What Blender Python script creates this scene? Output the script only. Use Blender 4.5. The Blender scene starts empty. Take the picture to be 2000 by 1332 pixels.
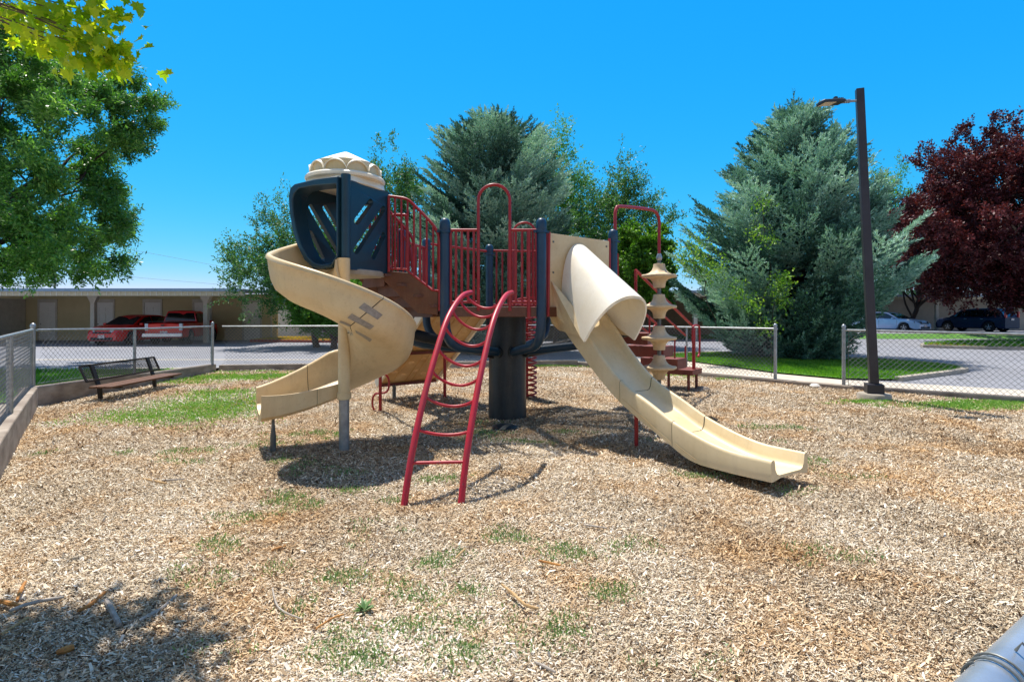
import bpy, math, random
import numpy as np
from mathutils import Vector, Matrix, Euler
from mathutils.geometry import tessellate_polygon
random.seed(7)
RNG = np.random.default_rng(11)
R = math.radians
scene = bpy.context.scene
COL = scene.collection

# ------------------------------------------------------------------ camera, sky, sun
EYE = 1.55
F = 1050.0
cam_d = bpy.data.cameras.new("camera")
cam_d.sensor_width = 36.0
cam_d.lens = 36.0 * F / 2000.0
cam_d.shift_y = -51.0 / 2000.0
cam_d.clip_start = 0.05
cam_d.clip_end = 3000
cam = bpy.data.objects.new("camera", cam_d)
COL.objects.link(cam)
cam.location = (0, 0, EYE)
cam.rotation_euler = (R(90), 0, 0)
scene.camera = cam

SUN_EL = R(70)
SUN_AZ = math.atan2(-0.53, 0.85)          # clockwise from +Y
world = bpy.data.worlds.new("World")
scene.world = world
world.use_nodes = True
wn = world.node_tree
wn.nodes.clear()
sky = wn.nodes.new("ShaderNodeTexSky")
sky.sky_type = 'NISHITA'
sky.sun_disc = False
sky.sun_elevation = SUN_EL
sky.sun_rotation = SUN_AZ
sky.altitude = 1300
sky.air_density = 1.0
sky.dust_density = 0.0
sky.ozone_density = 10.0
# grade of the clear high altitude sky: deeper overhead, pale at the horizon
sep = wn.nodes.new("ShaderNodeSeparateColor")
cmb = wn.nodes.new("ShaderNodeCombineColor")
wn.links.new(sky.outputs[0], sep.inputs[0])
for i, (gain, ref, power) in enumerate(((2.1, 3.33, 2.4), (4.6, 5.56, 0.58), (6.6, 7.9, 0.08))):
    d_ = wn.nodes.new("ShaderNodeMath"); d_.operation = 'DIVIDE'; d_.inputs[1].default_value = ref
    p_ = wn.nodes.new("ShaderNodeMath"); p_.operation = 'POWER'; p_.inputs[1].default_value = power
    m_ = wn.nodes.new("ShaderNodeMath"); m_.operation = 'MULTIPLY'; m_.inputs[1].default_value = gain
    wn.links.new(sep.outputs[i], d_.inputs[0]); wn.links.new(d_.outputs[0], p_.inputs[0])
    wn.links.new(p_.outputs[0], m_.inputs[0]); wn.links.new(m_.outputs[0], cmb.inputs[i])
bg = wn.nodes.new("ShaderNodeBackground")
bg.inputs['Strength'].default_value = 0.12
wo = wn.nodes.new("ShaderNodeOutputWorld")
# added cloud layer, unseen overhead and behind the viewer, as neutral fill light
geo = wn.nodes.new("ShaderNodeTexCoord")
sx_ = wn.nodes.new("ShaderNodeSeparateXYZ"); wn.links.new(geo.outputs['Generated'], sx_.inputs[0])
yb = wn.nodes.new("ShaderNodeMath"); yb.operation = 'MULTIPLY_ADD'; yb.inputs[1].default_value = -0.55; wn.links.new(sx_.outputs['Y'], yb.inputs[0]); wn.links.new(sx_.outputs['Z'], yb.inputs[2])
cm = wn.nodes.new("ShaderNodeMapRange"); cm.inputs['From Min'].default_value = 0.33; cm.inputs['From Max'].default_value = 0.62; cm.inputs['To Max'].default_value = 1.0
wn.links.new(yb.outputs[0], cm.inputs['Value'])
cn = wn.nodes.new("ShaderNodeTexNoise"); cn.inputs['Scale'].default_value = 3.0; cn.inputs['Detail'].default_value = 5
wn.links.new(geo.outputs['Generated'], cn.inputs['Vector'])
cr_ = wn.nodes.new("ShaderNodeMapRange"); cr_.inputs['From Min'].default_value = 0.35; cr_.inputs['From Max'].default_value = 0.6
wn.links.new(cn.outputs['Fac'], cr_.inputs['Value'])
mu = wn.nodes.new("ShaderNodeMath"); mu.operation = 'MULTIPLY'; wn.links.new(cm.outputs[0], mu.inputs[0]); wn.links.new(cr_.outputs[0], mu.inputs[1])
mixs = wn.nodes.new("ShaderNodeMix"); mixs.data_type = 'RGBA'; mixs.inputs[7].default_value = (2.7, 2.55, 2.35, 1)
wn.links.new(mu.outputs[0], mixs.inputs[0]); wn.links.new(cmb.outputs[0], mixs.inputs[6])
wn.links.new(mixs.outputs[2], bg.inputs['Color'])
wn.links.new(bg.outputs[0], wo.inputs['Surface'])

sd = bpy.data.lights.new("sun", 'SUN')
sd.energy = 5.0
sd.angle = R(0.53)
sd.color = (1.0, 0.94, 0.86)
sun = bpy.data.objects.new("sun", sd)
COL.objects.link(sun)
to_sun = Vector((math.sin(SUN_AZ) * math.cos(SUN_EL), math.cos(SUN_AZ) * math.cos(SUN_EL), math.sin(SUN_EL)))
sun.rotation_euler = to_sun.to_track_quat('Z', 'Y').to_euler()
sun.location = (0, 0, 30)
scene.view_settings.view_transform = 'Standard'
scene.view_settings.look = 'None'
scene.view_settings.gamma = 1.0
scene.view_settings.exposure = 0.46
scene.cycles.max_bounces = 8
scene.cycles.transparent_max_bounces = 8

# ------------------------------------------------------------------ helpers
def P(x, y, D):
    """point of the place seen at photo pixel (x, y), D metres ahead"""
    return Vector(((x - 1000) * D / F, D, EYE + (615 - y) * D / F))

def G(x, y, z=0.0):
    t = (EYE - z) / (y - 615)
    return Vector(((x - 1000) * t, F * t, z))

def root_loc(o):
    l = Vector((0, 0, 0))
    while o is not None:
        l += Vector(o.location)
        o = o.parent
    return l

def tag(o, label=None, cat=None, group=None, kind=None):
    if label: o['label'] = label
    if cat: o['category'] = cat
    if group: o['group'] = group
    if kind: o['kind'] = kind
    return o

def thing(name, loc, label, cat, group=None, rz=0.0):
    o = bpy.data.objects.new(name, None)
    o.empty_display_size = 0.2
    COL.objects.link(o)
    o.location = loc
    o.rotation_euler = (0, 0, rz)
    return tag(o, label, cat, group)

def relabel(o, label, group=None):
    o['label'] = label
    if group: o['group'] = group

def copy_tree(o, parent=None):
    c = o.copy()
    COL.objects.link(c)
    c.parent = parent
    for ch in list(o.children):
        copy_tree(ch, c)
    return c

class MB:
    def __init__(s):
        s.v = []; s.f = []
    def add(s, vs, fs):
        n = len(s.v)
        s.v.extend([tuple(v) for v in vs])
        s.f.extend([tuple(i + n for i in f) for f in fs])
        return s
    def box(s, c, size, rot=None):
        hx, hy, hz = size[0] / 2, size[1] / 2, size[2] / 2
        c = Vector(c)
        vs = [Vector((x, y, z)) for x in (-hx, hx) for y in (-hy, hy) for z in (-hz, hz)]
        if rot is not None:
            m = Matrix.Rotation(rot, 3, 'Z') if isinstance(rot, (int, float)) else rot
            vs = [m @ v for v in vs]
        return s.add([v + c for v in vs], [(0, 1, 3, 2), (4, 6, 7, 5), (0, 4, 5, 1), (2, 3, 7, 6), (0, 2, 6, 4), (1, 5, 7, 3)])
    def beam(s, p, q, w, h, up=(0, 0, 1)):
        p, q = Vector(p), Vector(q)
        d = (q - p).normalized()
        side = d.cross(Vector(up))
        if side.length < 1e-5: side = d.cross(Vector((0, 1, 0)))
        side.normalize()
        u = side.cross(d).normalized()
        a = side * (w / 2); b = u * (h / 2)
        vs = [p - a - b, p + a - b, p + a + b, p - a + b, q - a - b, q + a - b, q + a + b, q - a + b]
        return s.add(vs, [(0, 1, 2, 3), (7, 6, 5, 4), (0, 4, 5, 1), (1, 5, 6, 2), (2, 6, 7, 3), (3, 7, 4, 0)])
    def tube(s, pts, r, n=10, closed=False, cap=True, round_end=False):
        pts = [Vector(p) for p in pts]
        m = len(pts)
        rr = r if isinstance(r, (list, tuple)) else [r] * m
        tang = []
        for i in range(m):
            a = pts[(i - 1) % m] if (closed or i > 0) else pts[i]
            b = pts[(i + 1) % m] if (closed or i < m - 1) else pts[i]
            t = (b - a)
            tang.append(t.normalized() if t.length > 1e-9 else Vector((0, 0, 1)))
        t0 = tang[0]
        nrm = t0.cross(Vector((0, 0, 1)))
        if nrm.length < 1e-3: nrm = t0.cross(Vector((1, 0, 0)))
        nrm.normalize()
        vs = []
        for i in range(m):
            if i > 0:
                q = tang[i - 1].rotation_difference(tang[i])
                nrm = (q @ nrm)
                nrm = (nrm - tang[i] * nrm.dot(tang[i])).normalized()
            bn = tang[i].cross(nrm)
            for k in range(n):
                a = 2 * math.pi * k / n
                vs.append(pts[i] + (nrm * math.cos(a) + bn * math.sin(a)) * rr[i])
        fs = []
        for i in range(m if closed else m - 1):
            j = (i + 1) % m
            for k in range(n):
                k2 = (k + 1) % n
                fs.append((i * n + k, i * n + k2, j * n + k2, j * n + k))
        if cap and not closed:
            fs.append(tuple(range(n - 1, -1, -1)))
            fs.append(tuple((m - 1) * n + k for k in range(n)))
        return s.add(vs, fs)
    def lathe(s, prof, c=(0, 0, 0), n=32, lobes=0, amp=0.0, a0=0.0):
        c = Vector(c)
        vs = []
        for r, z in prof:
            for k in range(n):
                a = 2 * math.pi * k / n + a0
                q = r
                if lobes and r > 0.12: q = r * (1 + amp * math.cos(lobes * a))
                vs.append(c + Vector((q * math.cos(a), q * math.sin(a), z)))
        fs = []
        for i in range(len(prof) - 1):
            for k in range(n):
                k2 = (k + 1) % n
                fs.append((i * n + k, i * n + k2, (i + 1) * n + k2, (i + 1) * n + k))
        if prof[0][0] > 1e-6: fs.append(tuple(range(n - 1, -1, -1)))
        if prof[-1][0] > 1e-6: fs.append(tuple((len(prof) - 1) * n + k for k in range(n)))
        return s.add(vs, fs)
    def loft(s, rings, closed_ring=True, caps=True):
        n = len(rings[0])
        vs = [v for r in rings for v in r]
        fs = []
        for i in range(len(rings) - 1):
            for k in range(n if closed_ring else n - 1):
                k2 = (k + 1) % n
                fs.append((i * n + k, i * n + k2, (i + 1) * n + k2, (i + 1) * n + k))
        if caps and closed_ring:
            fs.append(tuple(range(n - 1, -1, -1)))
            fs.append(tuple((len(rings) - 1) * n + k for k in range(n)))
        return s.add(vs, fs)
    def slab(s, outline, holes, fn, t0, t1):
        """2-D outline with holes, fn(a, b, depth) -> point; two faces and the rims"""
        loops = [outline] + list(holes)
        polys = [[Vector((a, b, 0)) for a, b in L] for L in loops]
        tris = tessellate_polygon(polys)
        flat = [p for L in loops for p in L]
        n = len(flat)
        vs = [fn(a, b, t0) for a, b in flat] + [fn(a, b, t1) for a, b in flat]
        fs = []
        for t in tris:
            fs.append(tuple(t)); fs.append(tuple(i + n for i in reversed(t)))
        o = 0
        for L in loops:
            m = len(L)
            for k in range(m):
                k2 = (k + 1) % m
                fs.append((o + k, o + k2, o + k2 + n, o + k + n))
            o += m
        return s.add(vs, fs)
    def build(s, name, mat, parent=None, smooth=True, angle=38, bevel=0.0, recalc=True):
        off = root_loc(parent)
        me = bpy.data.meshes.new(name)
        me.from_pydata([tuple(Vector(v) - off) for v in s.v], [], s.f)
        me.validate()
        if recalc:
            import bmesh
            bm = bmesh.new(); bm.from_mesh(me)
            bmesh.ops.recalc_face_normals(bm, faces=bm.faces)
            bm.to_mesh(me); bm.free()
        if smooth:
            me.shade_smooth()
            me.set_sharp_from_angle(angle=R(angle))
        me.materials.append(mat)
        o = bpy.data.objects.new(name, me)
        COL.objects.link(o)
        o.parent = parent
        if bevel > 0:
            b = o.modifiers.new("bevel", 'BEVEL')
            b.width = bevel; b.segments = 2; b.limit_method = 'ANGLE'; b.angle_limit = R(40)
        return o

def spline(pts, n=8):
    """Catmull-Rom through pts"""
    pts = [Vector(p) for p in pts]
    out = []
    for i in range(len(pts) - 1):
        p0 = pts[max(i - 1, 0)]; p1 = pts[i]; p2 = pts[i + 1]; p3 = pts[min(i + 2, len(pts) - 1)]
        for k in range(n):
            t = k / n
            out.append(0.5 * ((2 * p1) + (-p0 + p2) * t + (2 * p0 - 5 * p1 + 4 * p2 - p3) * t * t + (-p0 + 3 * p1 - 3 * p2 + p3) * t ** 3))
    out.append(pts[-1])
    return out

def interp(x, xs, ys):
    return float(np.interp(x, xs, ys))

def smooth_interp(x, xs, ys):
    i = max(0, min(len(xs) - 2, int(np.searchsorted(xs, x)) - 1))
    def m(k):
        if k == 0: return (ys[1] - ys[0]) / (xs[1] - xs[0])
        if k == len(xs) - 1: return (ys[-1] - ys[-2]) / (xs[-1] - xs[-2])
        return (ys[k + 1] - ys[k - 1]) / (xs[k + 1] - xs[k - 1])
    h = xs[i + 1] - xs[i]; t = (x - xs[i]) / h
    return ((2 * t**3 - 3 * t**2 + 1) * ys[i] + (t**3 - 2 * t**2 + t) * h * m(i) + (-2 * t**3 + 3 * t**2) * ys[i + 1] + (t**3 - t**2) * h * m(i + 1))

# ------------------------------------------------------------------ materials
def lin(h):
    h = h.lstrip('#')
    c = [int(h[i:i + 2], 16) / 255 for i in (0, 2, 4)]
    return tuple((x / 12.92 if x <= 0.04045 else ((x + 0.055) / 1.055) ** 2.4) for x in c) + (1.0,)

def new_mat(name):
    m = bpy.data.materials.new(name)
    m.use_nodes = True
    nt = m.node_tree
    b = nt.nodes['Principled BSDF']
    return m, nt, b

def ramp(nt, stops, fac):
    r = nt.nodes.new("ShaderNodeValToRGB")
    e = r.color_ramp.elements
    while len(e) < len(stops): e.new(0.5)
    for i, (p, c) in enumerate(stops):
        e[i].position = p; e[i].color = c
    nt.links.new(fac, r.inputs[0])
    return r.outputs[0]

def noise(nt, scale, detail=4, rough=0.55, coord='Object', dim=None, stretch=None):
    tc = nt.nodes.new("ShaderNodeTexCoord")
    n = nt.nodes.new("ShaderNodeTexNoise")
    n.inputs['Scale'].default_value = scale
    n.inputs['Detail'].default_value = detail
    n.inputs['Roughness'].default_value = rough
    src = tc.outputs[coord]
    if stretch:
        mp = nt.nodes.new("ShaderNodeMapping")
        mp.inputs['Scale'].default_value = stretch
        nt.links.new(src, mp.inputs[0]); src = mp.outputs[0]
    nt.links.new(src, n.inputs['Vector'])
    return n.outputs['Fac']

def mixc(nt, fac, a, b):
    m = nt.nodes.new("ShaderNodeMix"); m.data_type = 'RGBA'
    for sock, v in ((m.inputs[0], fac), (m.inputs[6], a), (m.inputs[7], b)):
        if hasattr(v, 'is_output'): nt.links.new(v, sock)
        else: sock.default_value = v
    return m.outputs[2]

def bump(nt, b, h, strength=0.3, dist=0.01):
    bn = nt.nodes.new("ShaderNodeBump")
    bn.inputs['Strength'].default_value = strength
    bn.inputs['Distance'].default_value = dist
    nt.links.new(h, bn.inputs['Height'])
    nt.links.new(bn.outputs[0], b.inputs['Normal'])

def surf(name, c1, c2, scale=6, rough=0.5, metal=0.0, bumps=0.0, bscale=60, detail=5, stretch=None, coat=0.0, spec=0.5, lo=0.35, hi=0.65, bdist=0.01, dirt=None, chipped=None):
    m, nt, b = new_mat(name)
    f = noise(nt, scale, detail, 0.6, stretch=stretch)
    col = ramp(nt, [(lo, lin(c1)), (hi, lin(c2))], f)
    if dirt:     # (colour, amount): broad grime and fine vertical streaks
        d1 = ramp(nt, [(.45, (0, 0, 0, 1)), (.80, (1, 1, 1, 1))], noise(nt, 2.2, 9, .7))
        d2 = ramp(nt, [(.52, (0, 0, 0, 1)), (.72, (1, 1, 1, 1))], noise(nt, 9, 6, .7, stretch=(1, 1, .12)))
        d3 = ramp(nt, [(.60, (0, 0, 0, 1)), (.66, (1, 1, 1, 1))], noise(nt, 38, 3, .6))
        for d_, k_ in ((d1, 1.0), (d2, .7), (d3, .5)):
            q = nt.nodes.new("ShaderNodeMath"); q.operation = 'MULTIPLY'; q.inputs[1].default_value = dirt[1] * k_
            nt.links.new(d_, q.inputs[0]); col = mixc(nt, q.outputs[0], col, lin(dirt[0]))
    if chipped:
        d1 = ramp(nt, [(.655, (0, 0, 0, 1)), (.675, (1, 1, 1, 1))], noise(nt, 26, 5, .65))
        col = mixc(nt, d1, col, lin(chipped))
        d2 = ramp(nt, [(.40, (0, 0, 0, 1)), (.75, (1, 1, 1, 1))], noise(nt, 3, 5, .65))
        q = nt.nodes.new("ShaderNodeMath"); q.operation = 'MULTIPLY'; q.inputs[1].default_value = .35
        nt.links.new(d2, q.inputs[0]); col = mixc(nt, q.outputs[0], col, lin('#6A4A44'))
    nt.links.new(col, b.inputs['Base Color'])
    b.inputs['Roughness'].default_value = rough
    b.inputs['Metallic'].default_value = metal
    b.inputs['Coat Weight'].default_value = coat
    b.inputs['Specular IOR Level'].default_value = spec
    if bumps: bump(nt, b, noise(nt, bscale, 3), bumps, bdist)
    return m

M = {}
M['tan'] = surf('tan plastic', '#D6B988', '#E2CDA0', 1.6, 0.40, bumps=0.06, bscale=140, dirt=('#9A7A4C', .30))
M['tan_worn'] = surf('streaked tan plastic', '#D6B888', '#E0CA9E', 1.6, 0.40, bumps=0.06, bscale=140, dirt=('#8A6A40', .28))
M['tan_bed'] = surf('sunlit tan plastic', '#DBC598', '#E5D2AA', 1.6, 0.42, bumps=0.06, bscale=140, dirt=('#A98C60', .24))  # paler copy of the tan, sunlight on the slide bed put into the colour
M['tan_pale'] = surf('pale tan plastic', '#EFE4CA', '#F5EDDA', 2, 0.42, bumps=0.05, bscale=140, dirt=('#B9A27C', .18))  # lightened so the hood looks sunlit, light put into the base colour
M['tan_pod'] = surf('weathered tan plastic', '#D2B68A', '#DEC69E', 5, 0.55, bumps=0.08, bscale=120, dirt=('#7E6440', .35))
M['board'] = surf('climbing board plastic', '#DDB67C', '#CC9C60', 3, 0.5, stretch=(1, 1, 0.3), bumps=0.05)
M['tape'] = surf('grey tape', '#8A8176', '#A39A8D', 30, 0.45)
M['seam'] = surf('dark seam', '#1E1A14', '#2E261C', 30, 0.9)
M['blue'] = surf('dark blue coated steel', '#10314A', '#163D58', 4, 0.40, bumps=0.03, bscale=200, dirt=('#3C5868', .2))
M['navy'] = surf('dark blue moulded plastic', '#10303F', '#153A4A', 2.5, 0.40, bumps=0.05, bscale=150, dirt=('#2E4C58', .2))
M['column'] = surf('weathered dark column', '#172127', '#27343A', 2.5, 0.42, stretch=(3, 3, .5), bumps=0.05, dirt=('#5A5A50', .3))
M['grip'] = surf('perforated black grip', '#0D1419', '#131D24', 10, 0.4, bumps=0.6, bscale=170)
M['red'] = surf('red coated steel', '#96121A', '#A8181F', 6, 0.42, bumps=0.03, chipped='#5A1A1C')
M['ladder'] = surf('faded red coated steel', '#B01428', '#BE2032', 5, 0.42, bumps=0.03, chipped='#6E5A58')
M['brown'] = surf('brown coated steel', '#5A331F', '#6A3D27', 5, 0.5, bumps=0.04, dirt=('#93765C', .3))
M['maroon'] = surf('maroon brown step coating', '#6B2F25', '#7E3A2C', 5, 0.55, bumps=0.05, dirt=('#93705C', .35))
M['galv'] = surf('galvanised steel', '#8E9293', '#A9ADAE', 12, 0.42, metal=0.55, bumps=0.03, bscale=150)
M['galv_dark'] = surf('weathered steel', '#5E615E', '#7A7B76', 9, 0.5, metal=0.4)
M['wire'] = surf('fence wire', '#6A6E71', '#84888B', 9, 0.5, metal=0.3)
M['bluegalv'] = surf('blue grey galvanised rail', '#9FA8B0', '#B4BCC4', 14, 0.35, metal=0.6, bumps=0.03, bscale=200)  # bluer and paler grey than the other galvanised parts
M['concrete'] = surf('weathered concrete', '#8F8677', '#B5AB9B', 3.5, 0.9, bumps=0.4, bscale=45, detail=9, lo=0.3, hi=0.7)
M['curb'] = surf('stained concrete wall', '#7E7062', '#A99C8C', 2.6, 0.92, bumps=0.45, bscale=40, detail=10, stretch=(1, 1, 2.2), lo=0.35, hi=0.66)
M['sidewalk'] = surf('pavement concrete', '#B4AA9A', '#CBC1B0', 1.6, 0.9, bumps=0.3, bscale=60, detail=9)
M['redkerb'] = surf('red painted kerb', '#8C3A30', '#A84D40', 6, 0.8)
M['post_brown'] = surf('dark bronze lamp post', '#302E33', '#3B393F', 3, 0.42, metal=0.2, bumps=0.02)
M['lamp_head'] = surf('dark grey lamp casting', '#2B2E33', '#363A40', 8, 0.5, metal=0.3)
M['lens'] = surf('frosted lens', '#C9B9A0', '#D6C9B2', 60, 0.3)
M['bench_metal'] = surf('dark brown coated mesh', '#221A14', '#2C221A', 10, 0.5)
M['bench_wood'] = surf('brown bench slat', '#523018', '#6A4222', 6, 0.6, stretch=(8, 1, 8), bumps=0.15)
M['siding'] = surf('beige lap siding', '#CDBD92', '#D6C69C', 1.5, 0.75, bumps=0.05)
M['siding_dark'] = surf('brown lap siding', '#6F6048', '#7B6B51', 1.5, 0.75)
M['siding_grey'] = surf('pale grey lap siding', '#A59F93', '#B2ACA0', 1.5, 0.75)
M['white_trim'] = surf('off white trim', '#C5BFB0', '#D4CEC0', 4, 0.6)
M['door'] = surf('white painted door', '#EAE8E0', '#F0EEE6', 4, 0.5)
M['soffit'] = surf('cream soffit', '#B5A98C', '#C4B89B', 9, 0.7)
M['fascia'] = surf('blue grey metal fascia', '#7C93A8', '#8AA0B4', 6, 0.35, metal=0.3)
M['roofing'] = surf('grey roofing', '#77797A', '#8B8D8E', 8, 0.8)
M['whitewall'] = surf('white stucco', '#B7B4AC', '#C9C6BE', 2, 0.85)
M['carred'] = surf('red car paint', '#D00E0A', '#DA120E', 2, 0.3, coat=.5)
M['carblue'] = surf('light blue car paint', '#8FB2D6', '#9ABCDE', 2, 0.28, coat=1.0)
M['carnavy'] = surf('dark navy car paint', '#0A1A38', '#0E2242', 2, 0.45, coat=0.0, spec=.25)
M['carglass'] = surf('tinted car glass', '#0A0F12', '#11181C', 2, 0.06, spec=0.8)
M['rubber'] = surf('tyre rubber', '#151515', '#1D1D1D', 20, 0.85)
M['alloy'] = surf('alloy rim', '#A9ADB2', '#BFC3C8', 9, 0.3, metal=0.8)
M['chrome'] = surf('chrome', '#B9BEC4', '#CDD2D6', 9, 0.2, metal=0.9)
M['blackplastic'] = surf('black plastic', '#101112', '#18191A', 9, 0.6)
M['lampglass'] = surf('clear lamp glass', '#AEB8BF', '#C8D0D6', 25, 0.15)
M['redlamp'] = surf('red lamp glass', '#A01212', '#C02020', 25, 0.15)
M['plate'] = surf('number plate', '#D8D2CC', '#B9645A', 14, 0.5, lo=0.5, hi=0.62)
M['bark'] = surf('brown bark', '#4A3C30', '#6A5746', 9, 0.9, bumps=0.7, bscale=30, stretch=(1, 1, .3), bdist=0.03)
M['darkbark'] = surf('dark bark', '#2C231F', '#43362F', 9, 0.9, bumps=0.7, bscale=30, stretch=(1, 1, .3), bdist=0.03)
M['stick'] = surf('pale dead wood', '#A88558', '#C4A272', 20, 0.85, bumps=0.3, bscale=80)
M['stick_orange'] = surf('orange split wood', '#9A6430', '#C08848', 20, 0.85, bumps=0.3, bscale=80)
M['stick_grey'] = surf('grey dead wood', '#8E8377', '#B2A89B', 20, 0.85, bumps=0.3, bscale=80)
M['pole_far'] = surf('utility pole', '#6E7378', '#7C8186', 9, 0.8)
M['orange'] = surf('orange red plastic', '#C7391F', '#D24526', 9, 0.45)
M['stone'] = surf('white stone', '#C8C2B8', '#DED9D0', 9, 0.8, bumps=0.3)

def leaf_mat(name, stops, trans=0.3, rough=0.5, spec=0.35):
    m, nt, b = new_mat(name)
    at = nt.nodes.new("ShaderNodeAttribute"); at.attribute_name = 'rnd'
    c = ramp(nt, [(p, lin(h)) for p, h in stops], at.outputs['Fac'])
    nt.links.new(c, b.inputs['Base Color'])
    b.inputs['Roughness'].default_value = rough
    b.inputs['Specular IOR Level'].default_value = spec
    if trans > 0:
        tr = nt.nodes.new("ShaderNodeBsdfTranslucent")
        g = nt.nodes.new("ShaderNodeMixRGB"); g.blend_type = 'MULTIPLY'; g.inputs[0].default_value = 1
        nt.links.new(c, g.inputs[1]); g.inputs[2].default_value = (1.5, 1.6, 0.55, 1)
        nt.links.new(g.outputs[0], tr.inputs['Color'])
        mx = nt.nodes.new("ShaderNodeMixShader"); mx.inputs[0].default_value = trans
        nt.links.new(b.outputs[0], mx.inputs[1]); nt.links.new(tr.outputs[0], mx.inputs[2])
        nt.links.new(mx.outputs[0], nt.nodes['Material Output'].inputs['Surface'])
    return m

M['ashleaf'] = leaf_mat('ash leaf', [(0, '#35602A'), (.45, '#528440'), (.75, '#7AAA54'), (1, '#B4D27C')], .34, .4, .5)
M['mapleleaf'] = leaf_mat('maple leaf', [(0, '#6A8E18'), (.5, '#98B020'), (1, '#CCCB34')], .5)
M['elmleaf'] = leaf_mat('elm leaf', [(0, '#305A38'), (.5, '#4A7648'), (1, '#7A9E58')], .3)
M['limeleaf'] = leaf_mat('lime green leaf', [(0, '#3A6422'), (.5, '#5A8A2E'), (1, '#94B448')], .33)
M['yellowgreen'] = leaf_mat('yellow green leaf', [(0, '#3E6E2C'), (.6, '#5C8E38'), (1, '#92B444')], .35)
M['plumleaf'] = leaf_mat('purple leaf', [(0, '#34121A'), (.5, '#502026'), (.85, '#7C3438'), (1, '#A8504C')], .18)
M['spruceleaf'] = leaf_mat('blue spruce needles', [(0, '#2C4A42'), (.35, '#4C7468'), (.7, '#86B0A0'), (1, '#B8D8C8')], .08, .6, .2)
M['grassblade'] = leaf_mat('grass blades', [(0, '#4A7A1E'), (.5, '#689A2C'), (1, '#93BC48')], .35)
M['weedblade'] = leaf_mat('weed blades', [(0, '#5A8A34'), (.5, '#7FAC4E'), (.9, '#A6C474'), (1, '#CDCC9A')], .3)
M['tuftblade'] = leaf_mat('grey green weed leaves', [(0, '#4A6E3A'), (.5, '#769660'), (.9, '#A2B98A'), (1, '#C9CBA8')], .25)
M['dryblade'] = leaf_mat('dry grass blades', [(0, '#A08A3E'), (.5, '#BFA448'), (1, '#D6BE66')], .3)
M['clover'] = leaf_mat('clover flowers', [(0, '#CFCFC0'), (1, '#EDEDE2')], .1)

def chip_mats():
    m, nt, b = new_mat('wood chips')
    at = nt.nodes.new("ShaderNodeAttribute"); at.attribute_name = 'rnd'
    grey = ramp(nt, [(0, lin('#3C2E22')), (.12, lin('#7A634C')), (.30, lin('#B09A7C')), (.54, lin('#D0BEA0')), (.78, lin('#E6DAC4')), (1, lin('#F8F3E8'))], at.outputs['Fac'])
    warm = ramp(nt, [(0, lin('#4A2E16')), (.16, lin('#8E6234')), (.4, lin('#BE9058')), (.7, lin('#D8B27A')), (1, lin('#F2DCB2'))], at.outputs['Fac'])
    n = noise(nt, 0.9, 5, 0.7)
    f = ramp(nt, [(.46, (0, 0, 0, 1)), (.72, (1, 1, 1, 1))], n)
    nt.links.new(mixc(nt, f, grey, warm), b.inputs['Base Color'])
    b.inputs['Roughness'].default_value = 0.85
    b.inputs['Specular IOR Level'].default_value = 0.2
    g, nt, b = new_mat('wood chip bed')
    tc = nt.nodes.new("ShaderNodeTexCoord")
    outs = []
    for sc, rot in ((38, .4), (45, 2.1)):
        mp = nt.nodes.new("ShaderNodeMapping"); mp.inputs['Rotation'].default_value = (0, 0, rot); mp.inputs['Scale'].default_value = (1, 2.4, 1)
        nt.links.new(tc.outputs['Object'], mp.inputs[0])
        v = nt.nodes.new("ShaderNodeTexVoronoi"); v.inputs['Scale'].default_value = sc
        nt.links.new(mp.outputs[0], v.inputs['Vector'])
        outs.append(v)
    s = nt.nodes.new("ShaderNodeSeparateColor"); nt.links.new(outs[0].outputs['Color'], s.inputs[0])
    c1 = ramp(nt, [(0, lin('#3C2E22')), (.3, lin('#786248')), (.6, lin('#AA9476')), (1, lin('#D2C2A6'))], s.outputs[0])
    c2 = ramp(nt, [(0, lin('#4A2E18')), (.4, lin('#8C6238')), (1, lin('#C79C64'))], s.outputs[0])
    n = noise(nt, 0.9, 5, 0.7)
    f = ramp(nt, [(.46, (0, 0, 0, 1)), (.72, (1, 1, 1, 1))], n)
    nt.links.new(mixc(nt, f, c1, c2), b.inputs['Base Color'])
    b.inputs['Roughness'].default_value = 0.95
    bump(nt, b, outs[1].outputs['Distance'], 0.8, 0.02)
    return m, g
M['chips'], M['chipbed'] = chip_mats()

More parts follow.
